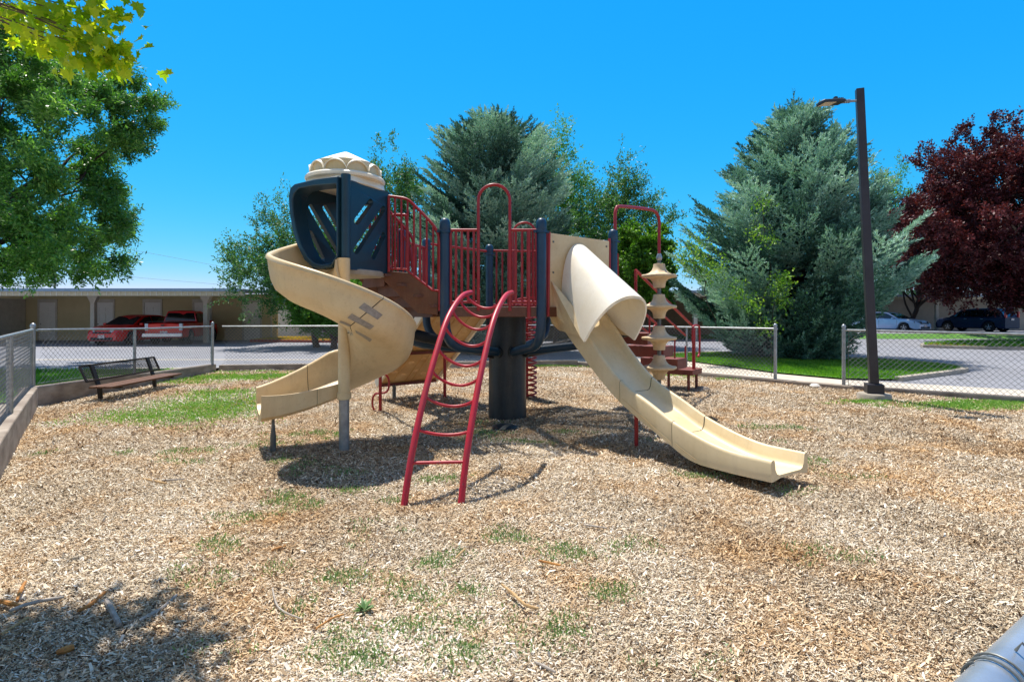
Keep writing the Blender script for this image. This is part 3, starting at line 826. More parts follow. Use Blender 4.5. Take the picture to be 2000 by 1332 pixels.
def fence(name_label, path, ztop, zbot, posts, post_specs=None, group='chain link fences around the play area', end_posts=(), cat='fence', sag=0.0, r_rail=.021, spacing=.098, wire_r=.0031):
    """path: list of xy; posts: list of (distance fraction) ; mesh, rail, posts"""
    p0 = Vector((path[0][0], path[0][1], 0))
    t = thing('chain_link_fence', p0, name_label, cat, group)
    # arc length
    pts = [Vector((p[0], p[1])) for p in path]
    cum = [0]
    for a, b in zip(pts, pts[1:]): cum.append(cum[-1] + (b - a).length)
    Ltot = cum[-1]
    def at(s):
        s = max(0, min(Ltot, s))
        x = np.interp(s, cum, [p.x for p in pts]); y = np.interp(s, cum, [p.y for p in pts])
        return Vector((float(x), float(y)))
    def zt(s): return float(np.interp(s / Ltot, [0, 1], [ztop[0], ztop[1]])) - (sag * math.sin(math.pi * s / Ltot) ** 2)
    def zb(s): return float(np.interp(s / Ltot, [0, 1], [zbot[0], zbot[1]]))
    m = MB()
    n = max(2, int(Ltot / .6))
    m.tube([(*at(Ltot * i / n), zt(Ltot * i / n)) for i in range(n + 1)], r_rail, 10)
    m.build('top_rail', M['galv'], t)
    H = 1.3
    w = MB()
    def seg(s0, z0, s1, z1, off):
        a = at(s0); b = at(s1)
        d = (b - a); 
        if d.length < 1e-6: return
        nn_ = Vector((-d.y, d.x)).normalized() * off
        A = Vector((a.x + nn_.x, a.y + nn_.y, z0)); B = Vector((b.x + nn_.x, b.y + nn_.y, z1))
        w.tube([A, B], wire_r, 4, cap=False)
    hgt = max(ztop) - min(zbot)
    k = -int(hgt / spacing) - 1
    while k * spacing < Ltot:
        for sgn, off in ((1, .003), (-1, -.003)):
            # line s = k*sp + (z - zb0)  or  s = k*sp + (zt0 - z)
            s0 = k * spacing; zb0 = min(zbot); zt0 = max(ztop)
            sa, za, sb, zb_ = (s0, zb0, s0 + hgt, zt0) if sgn > 0 else (s0, zt0, s0 + hgt, zb0)
            # clip to [0, Ltot] and to sloping top / bottom, in pieces
            N = 8; prev = None
            for i in range(N + 1):
                f = i / N
                s = sa + (sb - sa) * f; z = za + (zb_ - za) * f
                ok = 0 <= s <= Ltot
                if ok: z = min(max(z, zb(s)), zt(s))
                cur = (s, z) if ok else None
                if prev and cur: 
                    if not (abs(prev[1] - cur[1]) < 1e-4): seg(prev[0], prev[1], cur[0], cur[1], off)
                prev = cur
        k += 1
    w.build('mesh_panel', M['wire'], t, smooth=False, recalc=False)
    for (f, r, h_extra, zbase) in posts:
        s = f * Ltot; a = at(s)
        m = MB(); z1 = zt(s) + h_extra
        lx = random.uniform(-.008, .008)
        m.tube([(a.x, a.y, zbase), (a.x + lx, a.y, z1)], r, 12)
        if h_extra > .01:
            m.lathe([(r * 1.15, 0), (r * 1.2, .03), (r * .9, .055), (r * .4, .07), (0.0001, .074)], (a.x + lx, a.y, z1 - .01), 12)
        for zz in (.3, .65, .95):
            z = zbase + (z1 - zbase) * zz
            m.lathe([(r, -.012), (r + .004, -.012), (r + .004, .012), (r, .012)], (a.x + lx * zz, a.y, z), 12)
        m.build('post', M['galv'] if r > .02 else M['galv'], t)
    m = MB()
    for (f, r, h_extra, zbase) in posts:
        if h_extra > .01:
            for sgn in (-1, 1):
                s = f * Ltot + sgn * (r + .05)
                if 0 < s < Ltot:
                    a = at(s); m.tube([(a.x, a.y, zb(s)), (a.x, a.y, zt(s))], .005, 5)
    if m.v: m.build('tension_bar', M['galv_dark'], t)
    return t
off = .1
fence('chain link fence at the left edge running toward the viewer', [(-8.13, 9.12), (-5.10, 5.26), (-1.02, .12)], (1.30, 1.30), (.36, .34),
      [(0.0, .036, .05, .3), (.29, .034, 0, .33), (.55, .03, 0, .3), (.8, .03, 0, .3)], wire_r=.0021)
fence('chain link fence on the concrete wall behind the bench', [(-8.13, 9.2), (-8.12, 14.6)], (1.29, 1.24), (.37, .25),
      [(.44, .028, 0, .25), (.995, .034, .06, .15)], sag=.02)
fence('back chain link fence between the bench corner and the spruce', [(-8.0, 14.85), (-1.5, 15.9), (2.03, 16.42), (6.0, 12.15)], (1.23, 1.235), (.19, .13),
      [(.27, .024, 0, .1), (.40, .024, 0, .1), (.545, .024, 0, .1), (.70, .024, 0, .1), (.86, .024, 0, .1), (.997, .036, .06, .0)], sag=.0)
fence('right chain link fence beside the lamp post', [(6.86, 11.15), (9.08, 9.53), (10.8, 7.55)], (1.235, 1.20), (.1, .1),
      [(.003, .034, .06, -.05), (.60, .03, 0, -.05)], sag=.01)
# near fence under the viewer
nf = thing('chain_link_fence', (-.3, .04, 0), 'blue grey fence rail with a wire tie at the lower right corner', 'fence', 'chain link fences around the play area')
a = Vector((.40, .483, 1.20)); dv = Vector((.839, .545, 0)); side = Vector((.545, -.839, 0))
a = a + side * .012 + Vector((0, 0, .003))
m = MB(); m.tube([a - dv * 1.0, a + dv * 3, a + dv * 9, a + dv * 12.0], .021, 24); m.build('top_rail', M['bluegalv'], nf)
for dd in (-1.0, 2.6, 5.6, 9, 12.0):
    m = MB(); m.tube([a + dv * dd - Vector((0, 0, 1.2)), a + dv * dd - Vector((0, 0, .02))], .024, 12)
    m.build('post', M['galv'], nf)
w = MB()
k = 0
while k * .075 < 13:
    s0 = -1.0 + k * .075
    for sg in (1, -1):
        b0 = a + dv * s0; w.tube([b0 + Vector((0, 0, -.02 if sg > 0 else -1.1)) + side * .003 * sg, b0 + dv * 1.08 + Vector((0, 0, -1.1 if sg > 0 else -.02)) + side * .003 * sg], .0019, 3, cap=False)
    k += 1
w.build('mesh_panel', M['wire'], nf, smooth=False, recalc=False)
def tie(s, turns, parent):
    m = MB(); pts = []
    upv = Vector((0, 0, 1)); c = a + dv * s
    for i in range(int(turns * 24) + 1):
        an = 2 * math.pi * i / 24 + 2.2
        pts.append(c + dv * (.012 * i / 24) + (side * math.cos(an) + upv * math.sin(an)) * (.0232))
    m.tube(pts, .0012, 7)
    e = pts[-1]
    m.tube([e, e + Vector((.012, -.01, .012)), e + Vector((.02, -.004, .002))], .0015, 6)
    m.tube([c + dv * .05 + upv * .022 + side * .004, c + dv * .045 + upv * .034 + side * .01, c + dv * .052 + upv * .02 + side * .02], .0014, 6)
    m.build('wire_tie', M['galv_dark'], parent)
tie(.045, 2.3, nf)

# ------------------------------------------------------------------ the play structure
CC = Vector((-0.07, 8.17, 0))
play = thing('play_structure', CC, 'playground climber with two tan slides, blue posts and red rails round one thick dark column', 'playground')
PO = {'A': (-.845, 6.77), 'B': (.37, 6.77), 'C': (1.44, 7.66), 'G': (1.5, 8.75), 'H': (.62, 9.45), 'D': (-.39, 9.29), 'E': (-1.36, 8.54), 'Fp': (-1.56, 7.6)}
DZ = 1.65
# central column
m = MB()
rings = []
for z, r in ((-.05, .285), (.25, .28), (1.0, .275), (1.45, .272), (1.6, .272)):
    rings.append([(CC.x + (r + (.006 if k % 5 == 0 else 0)) * math.cos(2 * math.pi * k / 40), CC.y + (r + (.006 if k % 5 == 0 else 0)) * math.sin(2 * math.pi * k / 40), z) for k in range(40)])
m.loft(rings)
colm = m.build('column', M['column'], play)
m = MB(); c = G(985, 836)
m.lathe([(.19, -.01), (.185, .02), (.12, .045), (.0001, .055)], (c.x, c.y, 0), 18, 3, .12)
m.build('footing_cover', M['column'], play)
# posts with caps and curved arms
for key, (x, y) in PO.items():
    d2 = Vector((CC.x - x, CC.y - y, 0)); dist = d2.length; d2.normalize()
    p = Vector((x, y, 0))
    za = 1.0
    q = CC - d2 * .27 + Vector((0, 0, za))
    path = [q, p + d2 * .30 + Vector((0, 0, 1.13)), p + d2 * .13 + Vector((0, 0, 1.20)), p + d2 * .03 + Vector((0, 0, 1.34)), p + Vector((0, 0, 1.52)), p + Vector((0, 0, 1.9))]
    sp = [path[0]] + spline(path[1:], 7)
    m = MB(); m.tube(sp + [p + Vector((0, 0, 2.66))], .0625, 20, cap=False)
    post = m.build('post', M['blue'], play)
    m = MB(); m.lathe([(.066, 2.60), (.068, 2.605), (.068, 2.69), (.064, 2.72), (.054, 2.745), (.035, 2.762), (.0001, 2.768)], (x, y, 0), 20)
    m.build('cap', M['blue'], post)
    m = MB(); m.lathe([(.064, 2.575), (.076, 2.58), (.076, 2.612), (.064, 2.617)], (x, y, 0), 20)
    for an in (0.3, 3.5): m.box((x + .085 * math.cos(an), y + .085 * math.sin(an), 2.597), (.035, .03, .03), an)
    m.build('clamp', M['blue'], post)
    m = MB(); m.tube([q - d2 * .02, q - d2 * .06], .08, 18); m.build('arm_collar', M['column'], post)
# two long arms carrying the tower and the right steps
def grip_arm(p, z, ang):
    m = MB(); q = CC + Vector((p[0] - CC.x, p[1] - CC.y, 0)).normalized() * .27 + Vector((0, 0, .97))
    e = Vector((p[0], p[1], z))
    m.tube([q, e], .072, 18)
    arm = m.build('support_arm', M['grip'], play)
    m = MB(); dirv = (e - q)
    for sft in (.25, .42, .60):
        m.tube([q + dirv * sft, q + dirv * (sft + .10)], .0765, 18, cap=False)
    m.build('grip_sleeve', M['grip'], arm)
grip_arm((-1.75, 6.85), 1.42, 0)
grip_arm((1.75, 8.05), 1.30, 0)
# deck
deck_poly = [PO[k] for k in ('A', 'B', 'C', 'G', 'H', 'D', 'E', 'Fp')]
m = MB(); cxy = Vector((sum(p[0] for p in deck_poly) / 8, sum(p[1] for p in deck_poly) / 8))
inn_ = [tuple(cxy + (Vector(p) - cxy) * .955) for p in deck_poly]
m.slab(deck_poly, [inn_], lambda a, b, t: (a, b, DZ - t), 0, .125)
deck = m.build('deck', M['brown'], play, smooth=False, bevel=.006)
# punched metal floor: a real grid, so that sunlight comes through as under the real deck
def clip_line(poly, axis, c):
    xs_ = []
    for i in range(len(poly)):
        p = poly[i]; q = poly[(i + 1) % len(poly)]
        if (p[axis] - c) * (q[axis] - c) < 0:
            t = (c - p[axis]) / (q[axis] - p[axis]); xs_.append(p[1 - axis] + (q[1 - axis] - p[1 - axis]) * t)
    return (min(xs_), max(xs_)) if len(xs_) >= 2 else None
m = MB()
for axis in (0, 1):
    lo_ = min(p[axis] for p in inn_); hi_ = max(p[axis] for p in inn_); c = lo_ + .02
    while c < hi_:
        sp_ = clip_line(inn_, axis, c)
        if sp_ and sp_[1] - sp_[0] > .05:
            z_ = DZ - .012 - (.001 if axis else 0)
            a_, b_ = ((c, sp_[0], z_), (c, sp_[1], z_)) if axis == 0 else ((sp_[0], c, z_), (sp_[1], c, z_))
            m.beam(a_, b_, .0085, .003)
        c += .019
m.build('deck_floor', M['brown'], deck, smooth=False, recalc=False)
for k, p in enumerate(deck_poly):
    if k in (0, 1, 2, 4, 5, 7):
        m = MB(); m.beam(tuple(Vector((p[0], p[1], DZ - .07)).lerp(Vector((CC.x, CC.y, DZ - .07)), .04)), (CC.x, CC.y, DZ - .07 - .002 * k), .05, .09); m.build('joist', M['brown'], deck, smooth=False)

def barrier(p, q, z0, z1, bars, parent=play, r=.016, name='guard_rail', mat='red', endposts=True, ends=(0.0, 1.0)):
    p = Vector((p[0], p[1], 0)); q = Vector((q[0], q[1], 0)); d = q - p
    a = p + d * ends[0]; b = p + d * ends[1]
    m = MB()
    up = Vector((0, 0, 1))
    m.tube([a + up * z1, b + up * z1], .019, 10)
    m.tube([a + up * z0, b + up * z0], r, 8)
    if endposts:
        for e in (a, b): m.tube([e + up * (z0 - .03), e + up * (z1)], .018, 10)
    gr = m.build(name, M[mat], parent)
    if bars:
        for f in bars:
            e = p + d * f
            mm = MB(); mm.tube([e + up * z0, e + up * z1], r, 8); mm.build('bar', M[mat], gr)
    return gr
A, B, C_, G_, H_, D_, E_, F_ = [PO[k] for k in ('A', 'B', 'C', 'G', 'H', 'D', 'E', 'Fp')]
# front of the deck: guard, tall loop, guard
up = Vector((0, 0, 1))
barrier(A, B, 1.71, 2.615, [.115, .175, .24, .30], ends=(.06, .345))
barrier(A, B, 1.71, 2.615, [.735, .80, .86, .91], ends=(.68, .955))
def arch(xc, y, half, z0, ztop, r=.02, tilt=0.0, name='loop_rail', parent=play, mat='red'):
    pts = [Vector((xc - half, y, z0)), Vector((xc - half, y, (z0 + ztop) / 2)), Vector((xc - half, y, ztop - half))]
    for k in range(1, 12):
        a = math.pi - math.pi * k / 12
        pts.append(Vector((xc + half * math.cos(a), y, ztop - half + half * math.sin(a))))
    pts += [Vector((xc + half, y, ztop - half)), Vector((xc + half, y, (z0 + ztop) / 2)), Vector((xc + half, y, z0))]
    m = MB(); m.tube(pts, r, 12); return m.build(name, M[mat], parent)
arch(-.225, 6.76, .198, 1.60, 3.185)
m = MB(); m.tube([(.21, 6.73, 1.50), (.21, 6.73, 2.6)], .024, 12); m.build('grab_pole', M['red'], play)
m = MB(); m.tube([(.455, 6.83, 1.53), (.47, 6.84, 2.6)], .022, 12); m.build('grab_pole', M['red'], play)
m = MB(); m.tube([(-.93, 6.85, 1.60), (-.93, 6.85, 2.6)], .024, 12); m.build('grab_pole', M['red'], play)
# back guards
barrier(D_, H_, 1.72, 2.66, [.12, .22, .32, .42, .56, .66, .76, .86], ends=(.04, .96))
barrier(H_, G_, 1.72, 2.66, [.12, .24, .36, .48, .6, .72, .84], ends=(.05, .95))
m = MB(); m.tube([(E_[0], E_[1], 2.68), (D_[0], D_[1], 2.64)], .02, 10); m.build('guard_rail', M['red'], play)
barrier(E_, F_, 1.72, 2.6, [.15, .3, .45, .6, .75, .87], ends=(.08, .92))
barrier(C_, G_, 1.72, 2.5, [.14, .26, .38, .50], ends=(.08, .55))
m = MB(); m.box(((C_[0] + .12), 7.95, 2.2), (.02, .12, .5)); m.build('side_plate', M['red'], play, smooth=False)
# coil climber with its arch behind the deck
m = MB(); pts = []
cx, cy = .28, 9.95
for i in range(int(20 * 24)):
    a = 2 * math.pi * i / 24
    pts.append((cx + .17 * math.cos(a), cy + .17 * math.sin(a), .02 + i / 24 * .093))
m.tube(pts, .017, 7)
coil = m.build('coil_climber', M['red'], play)
m = MB(); m.tube([(cx, cy, 0), (cx, cy, 2.0)], .022, 10); m.build('centre_pole', M['red'], coil)
arch(.22, 9.5, .20, 1.65, 3.18, r=.019)
# ladder (arch climber)
lad = None
ss = [0, .1, .25, .4, .55, .7, .85, 1.0]; zz = [0.0, .407, .845, 1.19, 1.475, 1.65, 1.76, 1.80]
def rail_pt(s, side_):
    X = -.88 + .42 * s + side_ * .46; D = 4.363 + 1.667 * s + side_ * .03
    return Vector((X, D, smooth_interp(s, ss, zz)))
for sd_ in (0, 1):
    pts = [rail_pt(i / 24, sd_) for i in range(25)]
    pts[0].z = -.03
    m = MB(); m.tube(pts, .0285, 16)
    r_ = m.build('ladder_rail' if lad else 'arch_ladder', M['ladder'], play if lad is None else lad)
    if lad is None: lad = r_
for sl, sr, sag in ((.075, .075, 0), (.152, .145, .045), (.247, .235, .085), (.335, .31, .115), (.425, .385, .125), (.53, .47, .13), (.65, .56, .13), (.775, .66, .125), (.90, .77, .115)):
    a = rail_pt(sl, 0); b = rail_pt(sr, 1)
    pts = []
    for i in range(15):
        f = i / 14
        s_ = (1 - (2 * f - 1) ** 2) ** .75 * sag
        pts.append(a.lerp(b, f) + Vector((0, .35 * s_ * 1.2, -s_ * 1.05)))
    m = MB(); m.tube(pts, .0135, 10); m.build('rung', M['ladder'], lad)

# ---- straight wave slide on the right
u0 = Vector((.905, 7.2, 0)); ud = Vector((.535, -.845, 0)); vd = Vector((.845, .535, 0))
def S(u, v, z): return u0 + ud * u + vd * v + up * z
topz = lambda u: smooth_interp(u, [-.1, 0, .3, .65, 1.06, 1.5, 1.9, 2.42, 2.9], [1.80, 1.74, 1.50, 1.14, .80, .60, .43, .305, .30])
botz = lambda u: smooth_interp(u, [-.1, 0, .65, 1.08, 1.73, 2.05, 2.42, 2.9], [1.42, 1.36, .83, .54, .24, .11, .095, .115])
def chute_ring(u, w=.28):
    t = topz(u); b = t - .145; lo = min(botz(u), b - .035)
    if u > 2.6: b += (u - 2.6) * .02
    pr = [(-w, lo), (-w - .006, t - .03), (-w + .004, t - .006), (-w + .016, t), (-w + .040, t - .001), (-w + .05, t - .012), (-w + .062, b + .05), (-w + .085, b + .012), (-w + .12, b),
          (w - .12, b), (w - .085, b + .012), (w - .062, b + .05), (w - .05, t - .012), (w - .040, t - .001), (w - .016, t), (w - .004, t - .006), (w + .006, t - .03), (w, lo), (w - .03, lo - .0), (w * .5, min(lo + .02, b - .02)), (-w * .5, min(lo + .02, b - .02)), (-w + .03, lo)]
    return [S(u, v, z) for v, z in pr]
ws = None
for (ua, ub) in ((-.02, 1.055), (1.062, 1.815), (1.822, 2.9)):
    m = MB(); n = 16
    m.loft([chute_ring(ua + (ub - ua) * i / n) for i in range(n + 1)])
    o = m.build('chute_section' if ws else 'wave_slide', M['tan_bed'], play if ws is None else ws, angle=50)
    if ws is None: ws = o
for uu in (1.0585, 1.8185):
    m = MB()
    rg = chute_ring(uu); c0 = sum((Vector(p) for p in rg), Vector()) / len(rg)
    m.loft([[S(0, 0, 0) * 0 + Vector(p) - (Vector(p) - c0) * .01 + ud * dd for p in rg] for dd in (-.0036, .0036)])
    m.build('seam', M['seam'], ws, smooth=False)
# raised side ribs of the chute
for (ua, ub, za, zb_) in ((1.1, 1.8, .20, .19), (1.86, 2.12, .2, .12)):
    for sgn in (-1, 1):
        m = MB()
        m.tube([S(ua, sgn * .281, botz(ua) + .07), S((ua + ub) / 2, sgn * .281, botz((ua + ub) / 2) + .06), S(ub, sgn * .281, botz(ub) + .04)], .007, 6)
        m.build('side_rib', M['tan'], ws)
m = MB(); m.tube([S(2.62, 0, -.02), S(2.62, 0, .10)], .035, 12); m.build('foot_post', M['galv_dark'], ws)
m = MB(); m.tube([S(1.06, -.02, -.02), S(1.06, -.02, .5)], .024, 12); m.build('leg', M['red'], ws)
# entrance panel with arched opening and the hood
m = MB()
hole = [(-.19, 1.66)] + [(.19 * math.cos(a), 2.08 + .19 * math.sin(a)) for a in [math.pi - math.pi * k / 10 for k in range(11)]] + [(.19, 1.66)]
outl = [(-.47, 1.56), (-.42, 1.44), (-.33, 1.36), (-.29, 1.34), (.30, 1.34), (.42, 1.44), (.54, 1.56), (.555, 2.58), (-.475, 2.61)]
m.slab(outl, [hole], lambda a_, b_, t: S(-.06 + t, a_, b_), 0, .035)
panel = m.build('entry_panel', M['tan'], play, bevel=.008, smooth=False)
for vv in (-.50, .58):
    m = MB(); m.tube([S(-.05, vv, 1.55), S(-.05, vv, 2.62)], .02, 10); m.build('panel_post', M['red'], panel)
def hood_ring(f, inset=0.0):
    hw = .31 + (.43 - .31) * f - inset
    ub_ = 0.0 + .60 * f; ut = -.0 + 1.0 * f
    zb0 = 1.62 + (1.225 - 1.62) * f; zt0 = 2.50 + (1.775 - 2.50) * f - inset
    pts = []
    for k in range(25):
        a_ = math.pi - math.pi * k / 24
        c_, s_ = math.cos(a_), math.sin(a_)
        # straight-ish flanks, round top
        vv = hw * (abs(c_) ** .85) * (1 if c_ > 0 else -1); hh = s_ ** .80
        pts.append(S(ub_ + (ut - ub_) * hh, vv, zb0 + (zt0 - zb0) * hh))
    return pts
outer = [hood_ring(i / 10) for i in range(11)]; inner = [hood_ring(i / 10, .032) for i in range(11)]
m = MB()
rings = [o_ + list(reversed(i_)) for o_, i_ in zip(outer, inner)]
m.loft(rings)
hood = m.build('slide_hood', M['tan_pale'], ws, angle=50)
m = MB()   # flared cheeks joining the hood to the panel
for sgn in (-1, 1):
    e = .0 if sgn > 0 else 0
    tri = [S(-.03, sgn * .46, 1.60), S(-.03, sgn * .46, 2.0), S(.30, sgn * .365, 1.66), S(.52, sgn * .415, 1.275), S(.30, sgn * .36, 1.30), S(-.03, sgn * .33, 1.35)]
    q = [p + vd * (-sgn * .02) for p in tri]
    m.add(tri + q, [(0, 1, 2, 3, 4, 5), (11, 10, 9, 8, 7, 6)] + [(i, (i + 1) % 6, (i + 1) % 6 + 6, i + 6) for i in range(6)])
m.build('hood_cheek', M['tan'], hood, smooth=False, bevel=.006)

m = MB()
for vv in (-.42, .50):
    for zz_ in (1.75, 2.1, 2.5):
        q = S(-.022, vv, zz_); m.lathe([(.0001, 0), (.012, 0), (.012, .001)], q, 8) if False else m.box(q, (.022, .010, .022), math.atan2(vd.y, vd.x))
m.build('panel_bolts', M['galv_dark'], panel, smooth=False)
# ---- spiral slide on the left
PP = Vector((-1.93, 6.18, 0))
TH = [120, 180, 225, 270, 315, 360, 405, 450, 480]
BZ = [2.17, 1.90, 1.76, 1.59, 1.36, 1.10, .90, .73, .64]
IN = [(.07, .30), (.10, .30), (.115, .17), (.16, .06), (.26, .0), (.44, -.01), (.60, .03), (.70, .12), (.745, .24), (.755, .36)]
LIP = [(.765, .385), (.785, .398), (.808, .392), (.820, .375), (.822, .35), (.805, .335)]
OUT = [(.795, .24), (.775, .12), (.73, .02), (.64, -.05), (.48, -.085), (.30, -.08), (.14, -.05), (.07, -.01)]
PROF = IN + LIP + OUT
def sp_frame(s):
    """s in degrees up to 480, beyond that metres*100"""
    if s <= 480:
        a_ = R(s); return PP, Vector((math.cos(a_), math.sin(a_), 0)), smooth_interp(s, TH, BZ), 1.0
    dd = (s - 480) / 100
    a_ = R(480); n_ = Vector((math.cos(a_), math.sin(a_), 0)); t_ = Vector((-math.sin(a_), math.cos(a_), 0))
    f = dd / .86
    return PP + t_ * dd, n_, .64 - .20 * (1 - (1 - f) ** 1.6), 1 - .42 * f
def sp_pt(s, r_, h_):
    # the joint near 316 degrees slants down and back
    w_ = max(0.0, 1 - abs(s - 316) / 70.0)
    if w_ > 0: s = s - 26 * w_ * w_ * (3 - 2 * w_) * (1 - max(0, min(1, (h_ + .085) / .46))) * max(0, min(1, (r_ - .1) / .5))
    o_, n_, bz, hs_ = sp_frame(s)
    if r_ < .2 and h_ > 0:      # the inner wall dies out against the pole and rises again toward the exit
        k_ = 1.0 if s < 440 else (1 - .6 * (s - 440) / 40 if s <= 480 else .40 + .38 * (s - 480) / 86)
        hh = h_ * k_
    else:
        hh = h_ * (hs_ * (1.0 if s < 440 else 1.12)) if h_ > 0 else h_
    rr_ = .07 + (r_ - .07) * (1.0 if s <= 480 else 1 - .12 * (s - 480) / 86)
    return o_ + n_ * rr_ + up * (bz + hh)
spiral = None
secs = [(143, 316), (316.8, 470), (470.6, 508), (508.5, 566)]
for (sa, sb) in secs:
    n = max(6, int((sb - sa) / 5)); m = MB()
    def ring(s):
        pr = PROF
        if s < 205 and s <= 480:   # the inner side is open next to the tower
            pass
        return [sp_pt(s, r_, h_) for r_, h_ in pr]
    m.loft([ring(sa + (sb - sa) * i / n) for i in range(n + 1)])
    o = m.build('chute_section' if spiral else 'spiral_slide', M['tan_worn'], play if spiral is None else spiral, angle=50)
    if spiral is None: spiral = o
for s_ in (316.4, 470.3, 508.25):
    m = MB(); rg0 = [sp_pt(s_ - .25, r_, h_) for r_, h_ in PROF]; rg1 = [sp_pt(s_ + .25, r_, h_) for r_, h_ in PROF]
    c0 = sp_pt(s_, .45, .05)
    m.loft([[p - (p - c0) * .012 for p in rg0], [p - (p - c0) * .012 for p in rg1]])
    m.build('seam', M['seam'], spiral, smooth=False)
# end support, pole and sleeve
m = MB()
e0 = sp_pt(552, .30, -.08)
m.tube([(e0.x, e0.y, -.03), (e0.x, e0.y, .18), (e0.x, e0.y, .30), (e0.x, e0.y, e0.z + .03)], [.032, .032, .018, .014], 12); m.build('foot_post', M['galv_dark'], spiral)
m = MB(); m.tube([PP + up * -.03, PP + up * .66], .0585, 24); pole = m.build('support_pole', M['galv'], spiral)
m = MB(); m.tube([PP + up * .60, PP + up * 2.20], .0665, 24); m.build('pole_sleeve', M['tan'], spiral)
m = MB(); m.lathe([(.066, .58), (.078, .585), (.078, .66), (.066, .665)], PP, 24); m.build('collar', M['tan'], spiral)
# tape patches on the outside of the crack
def out_pt(s, k):
    """k: 0 at the lip .. 7 along OUT"""
    i = int(min(k, len(OUT) - 2)); f = k - i
    r_ = OUT[i][0] * (1 - f) + OUT[i + 1][0] * f; h_ = OUT[i][1] * (1 - f) + OUT[i + 1][1] * f
    return r_ + .004, h_
def tape(s0, s1, k0, k1, skew=0.0):
    m = MB(); nu, nv = 6, 4; vs = []
    for i in range(nu + 1):
        for j in range(nv + 1):
            s = s0 + (s1 - s0) * i / nu; k = k0 + (k1 - k0) * j / nv + skew * (i / nu - .5)
            r_, h_ = out_pt(s, k); vs.append(sp_pt(s, r_, h_ - .003))
    fs = [(i * (nv + 1) + j, (i + 1) * (nv + 1) + j, (i + 1) * (nv + 1) + j + 1, i * (nv + 1) + j + 1) for i in range(nu) for j in range(nv)]
    m.add(vs, fs); m.build('tape_patch', M['tape'], spiral, recalc=False)
for args in TAPES if 'TAPES' in globals() else ((309, 326, .15, .75, .35), (309, 328, 1.5, 2.1, .35), (306, 316, 2.7, 3.2), (322, 336, 3.3, 3.8, .1)):
    tape(*args)

# ---- tower
T0 = Vector((-1.92, 6.27, 0)); T1 = Vector((-1.575, 6.97, 0)); T2 = Vector((-2.28, 7.30, 0)); T3 = Vector((-2.62, 6.61, 0))
TC = (T0 + T1 + T2 + T3) / 4
def capsule(x0, z0, x1, z1, r, n=8):
    a_ = math.atan2(z1 - z0, x1 - x0); out = []
    for k in range(n + 1):
        t = a_ - math.pi / 2 + math.pi * k / n; out.append((x1 + r * math.cos(t), z1 + r * math.sin(t)))
    for k in range(n + 1):
        t = a_ + math.pi / 2 + math.pi * k / n; out.append((x0 + r * math.cos(t), z0 + r * math.sin(t)))
    return out
def face_fn(p, q, outward):
    d = (q - p).normalized(); nrm = Vector((d.y, -d.x, 0))
    if nrm.dot(p + (q - p) * .5 - TC) < 0: nrm = -nrm
    def fn(a_, b_, t):
        L_ = (q - p).length; bulge = .03 * math.sin(math.pi * min(1, max(0, a_ / L_)))
        return p + d * a_ + nrm * (bulge + .0 - t) + up * b_
    return fn
slots = [capsule(.37, 2.93, .14, 2.66, .042), capsule(.62, 2.89, .13, 2.31, .042), capsule(.62, 2.56, .42, 2.27, .042)]
def rrect(x0, z0, x1, z1, r, n=5):
    out = []
    for cx_, cz_, a0 in ((x1 - r, z1 - r, 0), (x0 + r, z1 - r, 90), (x0 + r, z0 + r, 180), (x1 - r, z0 + r, 270)):
        for k in range(n + 1):
            t = R(a0 + 90 * k / n); out.append((cx_ + r * math.cos(t), cz_ + r * math.sin(t)))
    return out
m = MB(); m.slab(rrect(.02, 2.08, .77, 3.13, .05), slots, face_fn(T0, T1, 1), 0, .075)
tower = m.build('slide_tower', M['navy'], play, angle=30, bevel=.010)
m = MB(); m.slab(rrect(.0, 2.10, .78, 3.13, .05), slots, face_fn(T2, T3, 1), 0, .06)
m.build('back_panel', M['navy'], tower, angle=30, bevel=.008)
m = MB()
m.slab(rrect(.0, 2.10, .12, 3.13, .03), [], face_fn(T1, T2, 1), 0, .06); m.slab(rrect(.66, 2.10, .78, 3.13, .03), [], face_fn(T1, T2, 1), 0, .06); m.slab(rrect(.1, 3.0, .7, 3.13, .03), [], face_fn(T1, T2, 1), 0, .05)
m.build('entry_frame', M['navy'], tower, angle=30)
# slide side opening: a deep tapering hood
def hoodfn(p, q):
    d = (q - p).normalized(); nrm = Vector((d.y, -d.x, 0))
    if nrm.dot(p + (q - p) * .5 - TC) < 0: nrm = -nrm
    return lambda a_, b_, t: p + d * a_ + nrm * (.14 - t) + up * b_
ol = [(.02, 2.22), (.02, 3.14), (.40, 3.14), (.70, 3.12), (.775, 3.08), (.80, 2.98), (.785, 2.80), (.74, 2.58), (.66, 2.38), (.54, 2.20), (.42, 2.11), (.28, 2.08), (.12, 2.10)]
il = [(.04, 2.24), (.04, 3.05), (.40, 3.065), (.64, 3.055), (.71, 3.01), (.735, 2.92), (.72, 2.77), (.67, 2.57), (.60, 2.40), (.49, 2.24), (.39, 2.165), (.27, 2.135), (.11, 2.15)]
m = MB(); m.slab(ol, [il], hoodfn(T0, T3), 0, .22)
m.build('slide_opening', M['navy'], tower, angle=40, bevel=.012)
m = MB(); m.tube([T0 + Vector((.0, -.06, 2.21)), T0 + Vector((0, -.06, 3.17))], .055, 20); m.build('corner_post', M['navy'], tower)
for t_ in (T1, T2, T3):
    pass
m = MB()
sq = [T0, T1, T2, T3]
